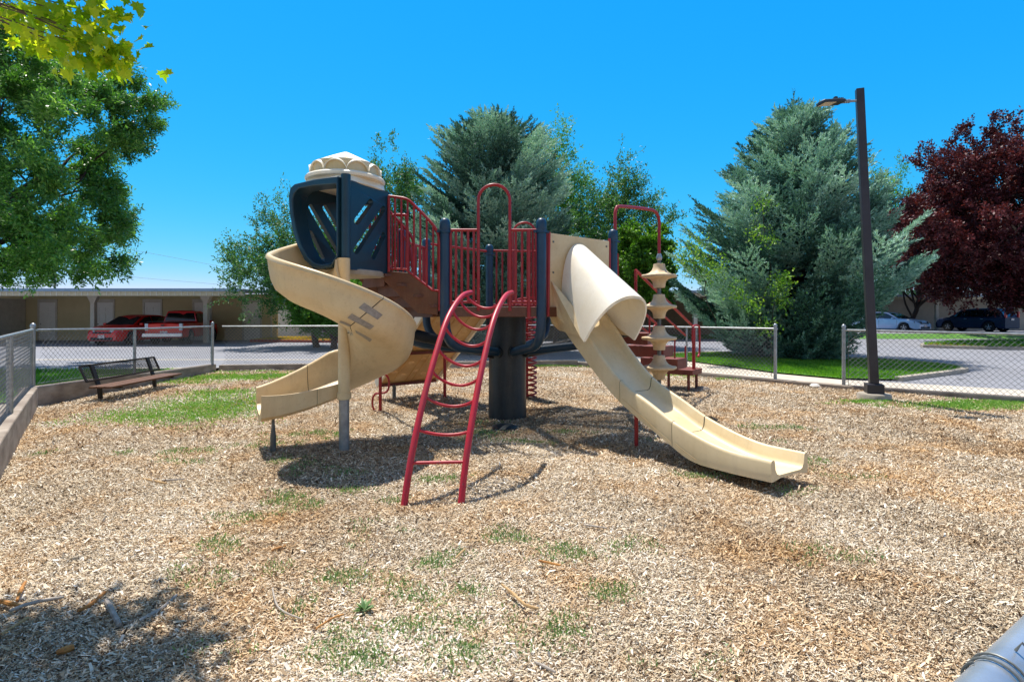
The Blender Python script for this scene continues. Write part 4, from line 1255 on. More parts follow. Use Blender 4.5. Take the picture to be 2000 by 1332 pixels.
def ring_sq(r_, z, k=32, c=TC):
    out = []
    ax = (T1 - T0).normalized(); ay = (T3 - T0).normalized()
    for i in range(k):
        a_ = 2 * math.pi * i / k; ca, sa_ = math.cos(a_), math.sin(a_)
        e = .55
        out.append(c + ax * (r_ * abs(ca) ** e * (1 if ca > 0 else -1)) + ay * (r_ * abs(sa_) ** e * (1 if sa_ > 0 else -1)) + up * z)
    return out
m.loft([ring_sq(.40, 2.03), ring_sq(.41, 2.045), ring_sq(.41, 2.09), ring_sq(.40, 2.10)])
m.build('tower_floor', M['concrete'], tower)
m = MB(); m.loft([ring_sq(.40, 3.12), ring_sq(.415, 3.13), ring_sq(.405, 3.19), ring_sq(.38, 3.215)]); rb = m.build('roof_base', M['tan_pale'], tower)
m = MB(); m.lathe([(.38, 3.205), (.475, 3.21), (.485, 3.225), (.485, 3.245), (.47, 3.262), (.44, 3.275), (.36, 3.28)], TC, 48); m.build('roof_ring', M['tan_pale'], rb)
m = MB(); m.lathe([(.40, 3.26), (.415, 3.38), (.40, 3.42), (.2, 3.45)], TC, 48); m.build('roof_drum', M['tan'], rb)
m = MB(); n = 160; lobes = 10
rows = []
for (f, off_) in ((0, 0), (.12, 0), (.35, 0), (.62, 0), (.85, 0), (1, 0)):
    row = []
    for k in range(n):
        a_ = 2 * math.pi * k / n + .16
        ph = (a_ * lobes / (2 * math.pi)) % 1.0
        arc = math.sqrt(max(0, 1 - (2 * ph - 1) ** 2))
        ze = 3.272 + .125 * arc
        re = .452 - .012 * arc
        g_ = f
        r_ = re * (1 - g_) + .02 * g_ + .012 * math.sin(math.pi * f) * (arc - .3)
        zt_ = 3.60
        row.append(TC + Vector((math.cos(a_) * r_, math.sin(a_) * r_, ze + (zt_ - ze) * f)))
    rows.append(row)
inn = [[TC + (p - TC) * Vector((1, 1, 1)) - up * .012 + (TC - Vector((p.x, p.y, 0))) * .02 for p in row] for row in rows]
m.loft([list(r_) for r_ in reversed(inn)] + rows, caps=False)
m.add([TC + up * 3.605] + rows[-1], [(0, k + 1, (k + 1) % n + 1) for k in range(n)])
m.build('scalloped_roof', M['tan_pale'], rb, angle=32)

# ---- stairs from the tower to the deck
n0 = Vector((-1.60, 6.93, 0)); n1 = Vector((-.93, 6.79, 0)); f0 = Vector((-2.02, 7.42, 0)); f1 = Vector((-1.40, 7.42, 0))
stair = None
def stringer(a_, b_):
    m = MB()
    d = (b_ - a_)
    sd2 = Vector((-d.y, d.x, 0)).normalized() * .02
    pts = [a_ + up * 2.115, a_ + d * .42 + up * 2.085, b_ + up * 1.84, b_ + up * 1.545, a_ + d * .60 + up * 1.575, a_ + d * -.18 + up * 2.06]
    vs = [p - sd2 for p in pts] + [p + sd2 for p in pts]
    m.add(vs, [(0, 1, 2, 3, 4, 5), (11, 10, 9, 8, 7, 6)] + [(i, (i + 1) % 6, (i + 1) % 6 + 6, i + 6) for i in range(6)])
    return m
stair = stringer(n0, n1).build('stairway', M['brown'], play, smooth=False, bevel=.006)
stringer(f0, f1).build('stringer', M['brown'], stair, smooth=False)
for i, (f, z) in enumerate(((.02, 2.06), (.34, 1.93), (.66, 1.79), (.98, 1.66))):
    a_ = n0.lerp(n1, f); b_ = f0.lerp(f1, f); d = (n1 - n0).normalized()
    m = MB(); m.beam(a_ + up * z + d * .06, b_ + up * z + d * .06, .24, .03)
    m.beam(a_ + up * (z - .075) - d * .06, b_ + up * (z - .075) - d * .06, .012, .13)
    m.build('tread', M['brown'], stair, smooth=False)
def stair_rail(a_, b_, nb=8):
    d = b_ - a_
    top = spline([a_ + up * 3.07, a_ + d * .14 + up * 3.055, a_ + d * .36 + up * 3.02, a_ + d * .52 + up * 2.93, a_ + d * .85 + up * 2.70, a_ + d * .96 + up * 2.58, a_ + d * 1.0 + up * 2.45], 5)
    bot = [a_ + up * 2.14, a_ + d * .34 + up * 2.13, a_ + d * .86 + up * 1.86, a_ + d * 1.0 + up * 1.85]
    m = MB(); m.tube(top, .018, 10); m.tube(bot, .014, 8)
    m.tube([a_ + up * 2.1, a_ + up * 3.07], .018, 10); m.tube([b_ + up * 1.6, b_ + up * 2.47], .018, 10)
    o_ = m.build('stair_rail', M['red'], stair)
    def z_at(path, f):
        L_ = d.length
        fs_ = [((p - a_).x * d.x + (p - a_).y * d.y) / (L_ * L_) for p in path]
        return interp(f, fs_, [p.z for p in path])
    for k in range(1, nb):
        f = k / nb
        m = MB(); p = a_ + d * f; m.tube([p + up * z_at(bot, f), p + up * z_at(top, f)], .0135, 8); m.build('bar', M['red'], o_)
    return o_
stair_rail(n0 + Vector((.02, -.035, 0)), n1 + Vector((.02, -.03, 0)))
stair_rail(f0 + Vector((.05, .03, 0)), f1 + Vector((.05, .03, 0)))
m = MB()
d = n1 - n0
m.tube(spline([n0 + Vector((.05, .06, 2.84)), n0 + d * .26 + Vector((.0, .06, 2.84)), n0 + d * .36 + Vector((0, .06, 2.78)), n0 + d * .36 + Vector((0, .06, 2.3)), n0 + d * .36 + Vector((0, .06, 2.12))], 5), .02, 10)
m.tube(spline([n0 + Vector((.05, .5, 2.72)), n0 + d * .3 + Vector((0, .5, 2.45)), n0 + d * .33 + Vector((0, .5, 2.2))], 5), .016, 8)
m.build('grab_handle', M['red'], stair)

# ---- climbing board at the back left
e1 = Vector((E_[0], E_[1], 0)); d1 = Vector((D_[0] - .04, D_[1], 0))
nb_ = Vector((-(d1 - e1).y, (d1 - e1).x, 0)).normalized()
RUN = 1.72
def bd(a_, b_, t):   # a along the width, b down the slope 0..1
    return e1 + (d1 - e1).normalized() * a_ + nb_ * (.05 + RUN * b_) + up * (1.63 - 1.33 * b_ - t) + Vector((0, 0, 0))
Wd = (d1 - e1).length
holes = []
for i in range(5):
    for j in range(5):
        if (i + j) % 1 == 0:
            ca, cb = Wd * (.14 + .18 * i), .07 + .185 * j + (.05 if i % 2 else 0)
            if cb < .95: holes.append([(ca + .062 * math.cos(t), cb + .020 * math.sin(t)) for t in [2 * math.pi * k / 10 for k in range(10)]])
m = MB()
h1 = [h for h in holes if max(p[1] for p in h) < .5]; h2 = [h for h in holes if min(p[1] for p in h) > .53]
m.slab([(0, 0), (Wd, 0), (Wd, .515), (0, .515)], h1, bd, 0, .045)
board = m.build('climbing_board', M['board'], play, smooth=False)
m = MB(); m.slab([(0, .522), (Wd, .522), (Wd, 1), (0, 1)], h2, bd, 0, .045); m.build('board_panel', M['board'], board, smooth=False)
m = MB()
for a_ in (-.03, Wd + .03):
    m.beam(bd(a_, 0, .03), bd(a_, 1.0, .03), .05, .15)
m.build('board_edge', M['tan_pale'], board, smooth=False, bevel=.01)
m = MB()
for k in (2, 4, 5, 7):
    m.beam(bd(Wd * (k / 9 if k not in () else 0), .02, .05), bd(Wd * k / 9, .98, .05), .010, .014)
m.build('board_rib', M['board'], board, smooth=False)
m = MB(); m.beam(bd(-.02, .5, .085), bd(Wd + .02, .5, .085), .07, .05); m.beam(bd(-.02, .98, .08), bd(Wd + .02, .98, .08), .05, .05); m.build('cross_bar', M['maroon'], board, smooth=False)
for (a_, b_) in ((Wd * .25, .97), ):
    p = bd(a_, b_, .1); m = MB(); m.tube([(p.x, p.y, -.03), (p.x, p.y, p.z)], .035, 12); m.build('leg', M['galv_dark'], board)
p = bd(Wd * .86, .52, .1); m = MB(); m.tube([(p.x - .1, p.y + .1, -.03), (p.x - .1, p.y + .1, p.z)], .03, 12); m.build('leg', M['red'], board)

# ---- red snake pole with loops
sp0 = Vector((-2.1, 8.57, 0))
m = MB(); m.tube([sp0 - up * .03, sp0 + up * 2.05], .026, 12)
snake = m.build('loop_pole', M['red'], play)
m = MB(); pts = []
z = .0; sgn = -1
seq = []
while z < 1.95:
    h_ = .30
    seq += [(0, z), (.055 * sgn * 1.6, z + .015), (.13 * sgn, z + .07), (.14 * sgn, z + h_ / 2), (.13 * sgn, z + h_ - .07), (.055 * sgn * 1.6, z + h_ - .015)]
    z += h_; sgn = -sgn
pts = spline([sp0 + Vector((a_ * .95, .03, b_)) for a_, b_ in seq], 4)
m.tube(pts, .016, 8); m.build('snake_bar', M['red'], snake)
m = MB(); m.tube(spline([sp0 + up * 2.03, sp0 + Vector((.15, -.3, 2.15)), Vector((-1.75, 7.95, 2.3)), Vector((-1.6, 7.66, 2.32))], 6), .02, 10); m.build('top_bar', M['red'], snake)

# ---- pod climber on its bent hanger
pc = Vector((2.36, 8.62, 0))
m = MB(); m.tube([pc - up * .03, pc + up * 2.52], .03, 16); pod = m.build('pod_climber', M['galv_dark'], play)
for zc in (2.165, 1.675, 1.17, .70, .22):
    m = MB()
    m.lathe([(.06, zc - .185), (.092, zc - .18), (.097, zc - .13), (.108, zc - .085), (.14, zc - .045), (.19, zc - .026), (.255, zc - .018), (.268, zc - .006), (.268, zc + .018), (.258, zc + .028),
             (.20, zc + .036), (.15, zc + .058), (.115, zc + .10), (.095, zc + .15), (.088, zc + .20), (.06, zc + .205)], pc, 48, 6, .05, a0=.2)
    m.build('pod', M['tan_pod'], pod, angle=55)
m = MB(); cpt = Vector((C_[0] + .03, C_[1], 0))
hp = [cpt + up * 2.70, cpt + up * 3.0, cpt + up * 3.07 + Vector((.02, .02, 0)), cpt.lerp(pc, .12) + up * 3.115, cpt.lerp(pc, .75) + up * 3.19, cpt.lerp(pc, .93) + up * 3.17, pc + up * 3.05, pc + up * 2.92, pc + up * 2.5]
m.tube([hp[0], hp[1]] + spline(hp[2:8], 5) + [hp[8]], .024, 12); m.build('hanger', M['red'], pod)
m = MB(); m.lathe([(.03, 2.42), (.045, 2.44), (.05, 2.47), (.03, 2.53)], pc, 14); m.build('hanger_socket', M['galv'], pod)

# ---- transfer steps at the back right
g0 = Vector((1.75, 9.05, 0)); g1 = Vector((3.42, 11.15, 0))
sdv = (g1 - g0).normalized(); swv = Vector((sdv.y, -sdv.x, 0))
m = MB()
tr_c = g1 + Vector((0.02, 0, 0))
poly = [g1 + sdv * a_ + swv * b_ for a_, b_ in ((-.25, -.42), (.30, -.42), (.42, -.22), (.42, .22), (.30, .42), (-.25, .42))]
m.slab([(p.x, p.y) for p in poly], [], lambda a_, b_, t: (a_, b_, .45 - t), 0, .11)
ts = m.build('transfer_steps', M['maroon'], play, smooth=False, bevel=.012)
for i, (f, z) in enumerate(((.0, 1.50), (.25, 1.24), (.5, .98), (.75, .71))):
    c = g0.lerp(g1, f)
    m = MB(); poly = [c + sdv * a_ + swv * b_ for a_, b_ in ((-.26, -.38), (.22, -.38), (.22, .38), (-.26, .38))]
    m.slab([(p.x, p.y) for p in poly], [], lambda a_, b_, t: (a_, b_, z - t), 0, .2)
    m.build('step', M['maroon'], ts, smooth=False, bevel=.01)
for a_, b_ in ((.3, -.3), (.3, .3), (-.15, .3)):
    p = g1 + sdv * a_ + swv * b_; m = MB(); m.tube([(p.x, p.y, -.03), (p.x, p.y, .36)], .03, 12); m.build('leg', M['maroon'], ts)
m = MB()
# small pale scratched mark on the edge
pe = g1 + sdv * .424 + swv * .0
for k, (dx, dz) in enumerate(((-.06, 0), (-.02, .01), (.03, 0), (.06, .01))):
    m.box(pe + swv * dx + up * (.395 + dz) , (.022, .012, .03), math.atan2(swv.y, swv.x))
m.build('scratch_mark', M['concrete'], ts, smooth=False)
for sgn in (-1, 1):
    o_ = swv * (.36 * sgn)
    m = MB()
    pa = g0 + o_ + up * 2.28; pb = g1 - sdv * .1 + o_ + up * 1.33
    m.tube([pa, pb], .026, 12)
    m.tube([g0 + o_ + up * 1.35, pa], .026, 12)
    pl = g1 - sdv * .02 + o_
    m.tube([pl + up * .44, pl + up * 1.28], .034, 14)
    hr = m.build('hand_rail', M['red'], ts)
    m = MB()   # rounded loop handle
    lp = []
    for (a_, z) in ((-.20, .98), (-.20, 1.25), (-.13, 1.33), (.10, 1.33), (.19, 1.25), (.19, .80), (.10, .70)):
        lp.append(pl + sdv * a_ + o_.normalized() * .05 + up * z)
    m.tube(spline(lp, 5), .021, 10)
    m.tube(spline([pl + sdv * -.2 + up * 1.0 + o_.normalized() * .05, pl + sdv * -.12 + up * .92 + o_.normalized() * .05, pl + up * .92], 4), .019, 8)
    m.tube([pl + o_.normalized() * .05 + sdv * -.18 + up * 1.25, pl + sdv * .0 + up * 1.25], .019, 8)
    m.build('loop_handle', M['red'], hr)
    mid = g0.lerp(g1, .5) + o_
    m = MB(); m.tube([g0.lerp(g1, .2) + o_ + up * 1.75, g0.lerp(g1, .82) + o_ + up * 1.15], .02, 10)
    for f in (.2, .4, .62, .82):
        m.tube([g0.lerp(g1, f) + o_ + up * (1.72 - f * .95), g0.lerp(g1, f) + o_ + up * (1.35 - 1.0 * f)], .016, 8)
    m.build('lower_rail', M['red'], hr)
m = MB(); c = g0.lerp(g1, .5) + Vector((0, 0, .99)); m.lathe([(.06, 0), (.07, .02), (.07, .06), (.05, .08), (.0001, .085)], c + swv * .2, 16, 4, .15)
m.build('orange_knob', M['orange'], ts)

# ------------------------------------------------------------------ bench
bo = Vector((-7.50, 10.55, 0)); ba = math.atan2(2.1, -.10)   # long axis
bl = Vector((math.cos(ba), math.sin(ba), 0)); bf = Vector((bl.y, -bl.x, 0))   # bf points to the play area
bench = thing('bench', bo, 'brown metal bench with perforated backrest beside the left concrete wall', 'bench')
def Bp(a_, f_, z): return bo + bl * a_ + bf * f_ + up * z
m = MB()
for k in range(3):
    f_ = .06 + .135 * k
    m.beam(Bp(-1.10, f_, .27), Bp(1.10, f_, .27), .12, .035)
m.build('seat', M['bench_wood'], bench, smooth=False, bevel=.008)
m = MB()
def Bk(a_, h_): return Bp(a_, -.06 - .12 * h_, .37 + .27 * h_)
for (p, q) in (((-1.06, 0), (1.06, 0)), ((-1.06, 1), (1.06, 1))): m.beam(Bk(*p), Bk(*q), .03, .03)
for a_ in (-1.06, 1.06): m.beam(Bk(a_, 0), Bk(a_, 1), .03, .03)
br = m.build('backrest', M['bench_metal'], bench, smooth=False)
m = MB(); n = 46
for k in range(-4, n):
    for s_ in (1, -1):
        a0 = -1.06 + 2.12 * k / n; a1 = a0 + .20
        h0, h1 = (0, 1) if s_ > 0 else (1, 0)
        def cl(a_, h_, b_, g_):
            if a_ < -1.06: t = (-1.06 - a_) / (b_ - a_); a_, h_ = -1.06, h_ + (g_ - h_) * t
            if b_ > 1.06: t = (1.06 - a_) / (b_ - a_); b_, g_ = 1.06, h_ + (g_ - h_) * t
            return a_, h_, b_, g_
        aa, ha, bb, hb = cl(a0, h0, a1, h1)
        if bb - aa > .005: m.beam(Bk(aa, ha), Bk(bb, hb), .004, .010)
m.build('mesh', M['bench_metal'], br, smooth=False)
for a_ in (-.80, .80):
    m = MB()
    m.beam(Bp(a_, .0, -.05), Bp(a_, -.02, .27), .07, .05); m.beam(Bp(a_, -.03, .25), Bk(a_, 1.0) + bf * .02, .09, .035, up=tuple(bf)); m.beam(Bp(a_, -.05, .235), Bp(a_, .38, .235), .05, .035)
    m.build('leg', M['bench_metal'], bench, smooth=False, bevel=.004)

# ------------------------------------------------------------------ lamp post
lb = Vector((6.60, 9.80, 0)); lt = Vector((6.335, 9.80, 5.66))
lamp = thing('street_lamp', lb, 'tall square dark lamp post leaning slightly left on a concrete footing', 'lamp post')
m = MB(); m.lathe([(.27, -.05), (.27, .10), (.25, .125), (.0001, .13)], lb, 36); m.build('footing', M['concrete'], lamp, angle=50)
m = MB(); m.box(lb + up * .21, (.27, .27, .18), -.35); m.build('shoe', M['post_brown'], lamp, smooth=False, bevel=.02)
m = MB()
ax = (lt - lb).normalized()
sx = Matrix.Rotation(-.35, 3, 'Z') @ Vector((1, 0, 0)); sy = Matrix.Rotation(-.35, 3, 'Z') @ Vector((0, 1, 0))
rings = []
for p, h_ in ((lb + up * .2, .071), (lb.lerp(lt, .5), .067), (lt, .063)):
    rings.append([p + sx * (i * h_) + sy * (j * h_) for i, j in ((-1, -1), (1, -1), (1, 1), (-1, 1))])
m.loft(rings); m.build('pole', M['post_brown'], lamp, smooth=False, bevel=.008)
hd = Vector((-1, -.12, -.10)).normalized(); hp = lt + up * -.21 + hd * .07
hs_ = hd.cross(up).normalized(); hu = hs_.cross(hd).normalized()
m = MB(); m.tube([hp, hp + hd * .16], .022, 10)
for k in range(4): m.lathe([(.03, -.012), (.034, 0), (.03, .012)], (0, 0, 0), 8) if False else m.tube([hp + hd * (.13 + k * .045), hp + hd * (.155 + k * .045)], .034, 10)
m.build('arm', M['galv'], lamp)
def Hq(a_, b_, c_): return hp + hd * a_ + hs_ * b_ + hu * c_
m = MB()
top = [(.28, -.10), (.70, -.12), (.72, -.05), (.72, .05), (.70, .12), (.28, .10)]
m.loft([[Hq(a_, b_ , -.028) for a_, b_ in top], [Hq(a_, b_, .012) for a_, b_ in top], [Hq(a_ * .97 + .01, b_ * .8, .03) for a_, b_ in top]])
for k in range(6): m.box(Hq(.31 + k * .035, 0, .04), (.006, .16, .03), math.atan2(hd.y, hd.x))
m.box(Hq(.40, 0, .07), (.05, .05, .05), math.atan2(hd.y, hd.x))
m.build('lamp_head', M['lamp_head'], lamp, smooth=False, bevel=.004)
m = MB(); m.loft([[Hq(a_, b_, -.0325) for a_, b_ in ((.46, -.095), (.69, -.10), (.69, .10), (.46, .095))], [Hq(a_, b_, -.029) for a_, b_ in ((.46, -.095), (.69, -.10), (.69, .10), (.46, .095))]]); m.build('lens', M['lens'], lamp, smooth=False)

# ------------------------------------------------------------------ carports
def siding_wall(p, q, z0, z1, parent, mat, name='wall', gaps=(), course=.15):
    """lap siding from p to q, real stepped courses; gaps = (f0, f1, ztop) door openings along the wall"""
    p = Vector((p[0], p[1], 0)); q = Vector((q[0], q[1], 0)); d = (q - p); L_ = d.length; d.normalize()
    nrm = Vector((d.y, -d.x, 0))
    cuts = sorted([(0.0, 0.0, 0)] + list(gaps) + [(L_, L_, 0)])
    m = MB()
    z = z0
    while z < z1 - 1e-3:
        zt = min(z + course, z1)
        x = 0.0
        segs = []
        for (g0_, g1_, gz) in cuts:
            if gz > z + 1e-3 or g0_ == g1_:
                if g0_ > x: segs.append((x, g0_))
                x = max(x, g1_)
        for a_, b_ in segs:
            A_ = p + d * a_; B_ = p + d * b_
            m.add([A_ + nrm * .034 + up * z, B_ + nrm * .034 + up * z, B_ + nrm * .004 + up * zt, A_ + nrm * .004 + up * zt,
                   A_ - nrm * .03 + up * z, B_ - nrm * .03 + up * z, B_ - nrm * .03 + up * zt, A_ - nrm * .03 + up * zt],
                  [(0, 1, 2, 3), (0, 4, 5, 1), (7, 6, 5, 4), (1, 5, 6, 2), (0, 3, 7, 4), (3, 2, 6, 7)])
        z = zt
    return m.build(name, M[mat], parent, smooth=False)
def door(p, d, parent, w=.95, h=2.2, z0=Z0):
    """p = left bottom corner on the wall plane, d = direction"""
    nrm = Vector((d.y, -d.x, 0)); ang = math.atan2(d.y, d.x)
    m = MB()
    c = lambda a_, b_, t: p + d * a_ + nrm * t + up * (z0 + b_)
    holes = [rrect(x0, y0, x1, y1, .01, 1) for x0, x1 in ((.13, .42), (.50, .79)) for y0, y1 in ((.22, .86), (.98, 1.55), (1.67, 1.92))]
    m.slab([(0, 0), (w, 0), (w, h), (0, h)], holes, lambda a_, b_, t: c(a_, b_, .03 - t), 0, .02)
    m.slab([(0, 0), (w, 0), (w, h), (0, h)], [], lambda a_, b_, t: c(a_, b_, .009 - t), 0, .02)
    dr = m.build('door', M['door'], parent, smooth=False)
    m = MB()
    for a_, b_, sw, sh in ((-.05, h / 2, .1, h - .004), (w + .05, h / 2, .1, h - .004)): m.box(c(a_, b_ + .0, .03), (sw, .06, sh), ang)
    m.box(c(w / 2, h + .10, .03), (w + .196, .056, .2), ang)
    m.build('door_frame', M['white_trim'], dr, smooth=False)
    m = MB(); k = c(.08, .95, .05); m.tube([c(.08, .95, .02), c(.08, .95, .07)], .028, 10); m.build('door_knob', M['galv_dark'], dr)
def carport(label, xl, xr, y0, depth, z, doors, posts, wallmat, eave=2.52, fascia=.12, roof_over=(0, 0), slope=.12, end_wall=True, post_y=None, back=4.2):
    py = (y0 + .05) if post_y is None else post_y
    t = thing('carport', Vector(((xl + xr) / 2, y0 + depth, z)), label, 'carport', 'carport buildings round the car park')
    yw = y0 + depth
    wl = siding_wall((xl, yw), (xr, yw), z, z + eave + .13 + slope * .6, t, wallmat, gaps=[(dx - xl - .1, dx - xl + 1.05, z + 2.3) for dx in doors])
    for dx in doors: door(Vector((dx, yw, 0)), Vector((1, 0, 0)), t, z0=z)
    if end_wall:
        siding_wall((xr, yw + .02), (xr, yw + max(.1, back - .2)), z, z + eave, t, wallmat, name='end_wall')
    # roof slab, soffit, fascia
    m = MB(); th = .10
    ya, yb = y0 - .35, yw + back
    za, zb_ = z + eave + .12, z + eave + .12 + slope
    m.add([(xl - .3, ya, za), (xr + roof_over[1], ya, za), (xr + roof_over[1], yb, zb_), (xl - .3, yb, zb_), (xl - .3, ya, za + th), (xr + roof_over[1], ya, za + th), (xr + roof_over[1], yb, zb_ + th), (xl - .3, yb, zb_ + th)],
          [(3, 2, 1, 0), (4, 5, 6, 7), (0, 1, 5, 4), (1, 2, 6, 5), (2, 3, 7, 6), (3, 0, 4, 7)])
    rf = m.build('roof', M['roofing'], t, smooth=False)
    m = MB(); m.box(((xl + xr + roof_over[1] - .3) / 2, ya - .02, za + .06), (xr - xl + .3 + roof_over[1], .05, .14)); m.build('roof_edge', M['fascia'], rf, smooth=False)
    m = MB(); m.box(((xl + xr + roof_over[1]) / 2, ya + .10, za - .115), (xr - xl + .2 + roof_over[1], .16, .225))
    m.build('fascia', M['soffit'], t, smooth=False)
    m = MB(); k = xl
    while k < xr + roof_over[1]:
        m.box((k, ya + .014, za - .12), (.035, .012, .20)); k += .30
    m.build('fascia_batten', M['white_trim'], rf, smooth=False)
    for px in posts:
        m = MB(); m.box((px, py, z + (eave + .1) / 2), (.22, .22, eave + .1)); pst = m.build('post', M['white_trim'], t, smooth=False, bevel=.01)
        m = MB()
        m.loft([[(px - .12, py - .113, z + eave - .36), (px + .12, py - .113, z + eave - .36), (px + .12, py + .113, z + eave - .36), (px - .12, py + .113, z + eave - .36)],
                [(px - .30, py - .113, z + eave - .0), (px + .30, py - .113, z + eave - .0), (px + .30, py + .113, z + eave - .0), (px - .30, py + .113, z + eave - .0)]])
        m.build('bracket', M['white_trim'], pst, smooth=False)
    return t
def xa(px, D): return (px - 1000) * D / F
# left carport: wall 30.6 m away, eave 26.2
cp = carport('long beige carport with white doors behind the red car and pickup', xa(-330, 31.5), xa(541, 31.5), 26.2, 5.3, Z0, [xa(px, 31.5) for px in (-210, -60, 78, 190, 283, 380, 477)], [xa(px, 28.5) for px in (-250, -33, 186, 405)], 'siding', eave=2.50, roof_over=(0, .75), post_y=28.4, back=.2)
for px in (2,):   # low storage partition walls behind the posts
    m = MB(); m.box((xa(px, 30), 30, Z0 + 1.2), (.14, 2.9, 2.4)); m.build('partition', M['white_trim'], cp, smooth=False)
m = MB(); m.box((xa(530, 31.4) , 31.44, Z0 + 1.2), (.09, .09, 2.4)); m.build('corner_trim', M['white_trim'], cp, smooth=False)
# white wall beyond its end and the middle carport
wt = thing('garage_building', Vector((-10.5, 37, Z0)), 'white stucco garage wall between the left carport and the slide', 'building')
m = MB(); m.box((-11.5, 37.5, 1.15), (9.5, 5, 2.3)); m.build('wall', M['whitewall'], wt, smooth=False)
m = MB(); m.box((-11.5, 37.5, 2.42), (10.1, 5.6, .2)); m.build('roof', M['fascia'], wt, smooth=False)
carport('brown sided carport with blue grey roof edge half hidden behind the play structure', xa(640, 35), xa(1520, 35), 31.0, 3.4, Z0, [xa(px, 34.4) for px in (720, 1120)], [xa(px, 31) for px in (700, 880, 1060, 1200, 1358)], 'siding_dark', eave=2.62)
carport('pale sided building behind the white car and the dark SUV', xa(1540, 43.6), xa(2250, 43.6), 42.4, 1.2, .3, [], [xa(px, 42.4) for px in (1712, 1830, 1966, 2110)], 'siding_grey', eave=2.55, slope=.3)

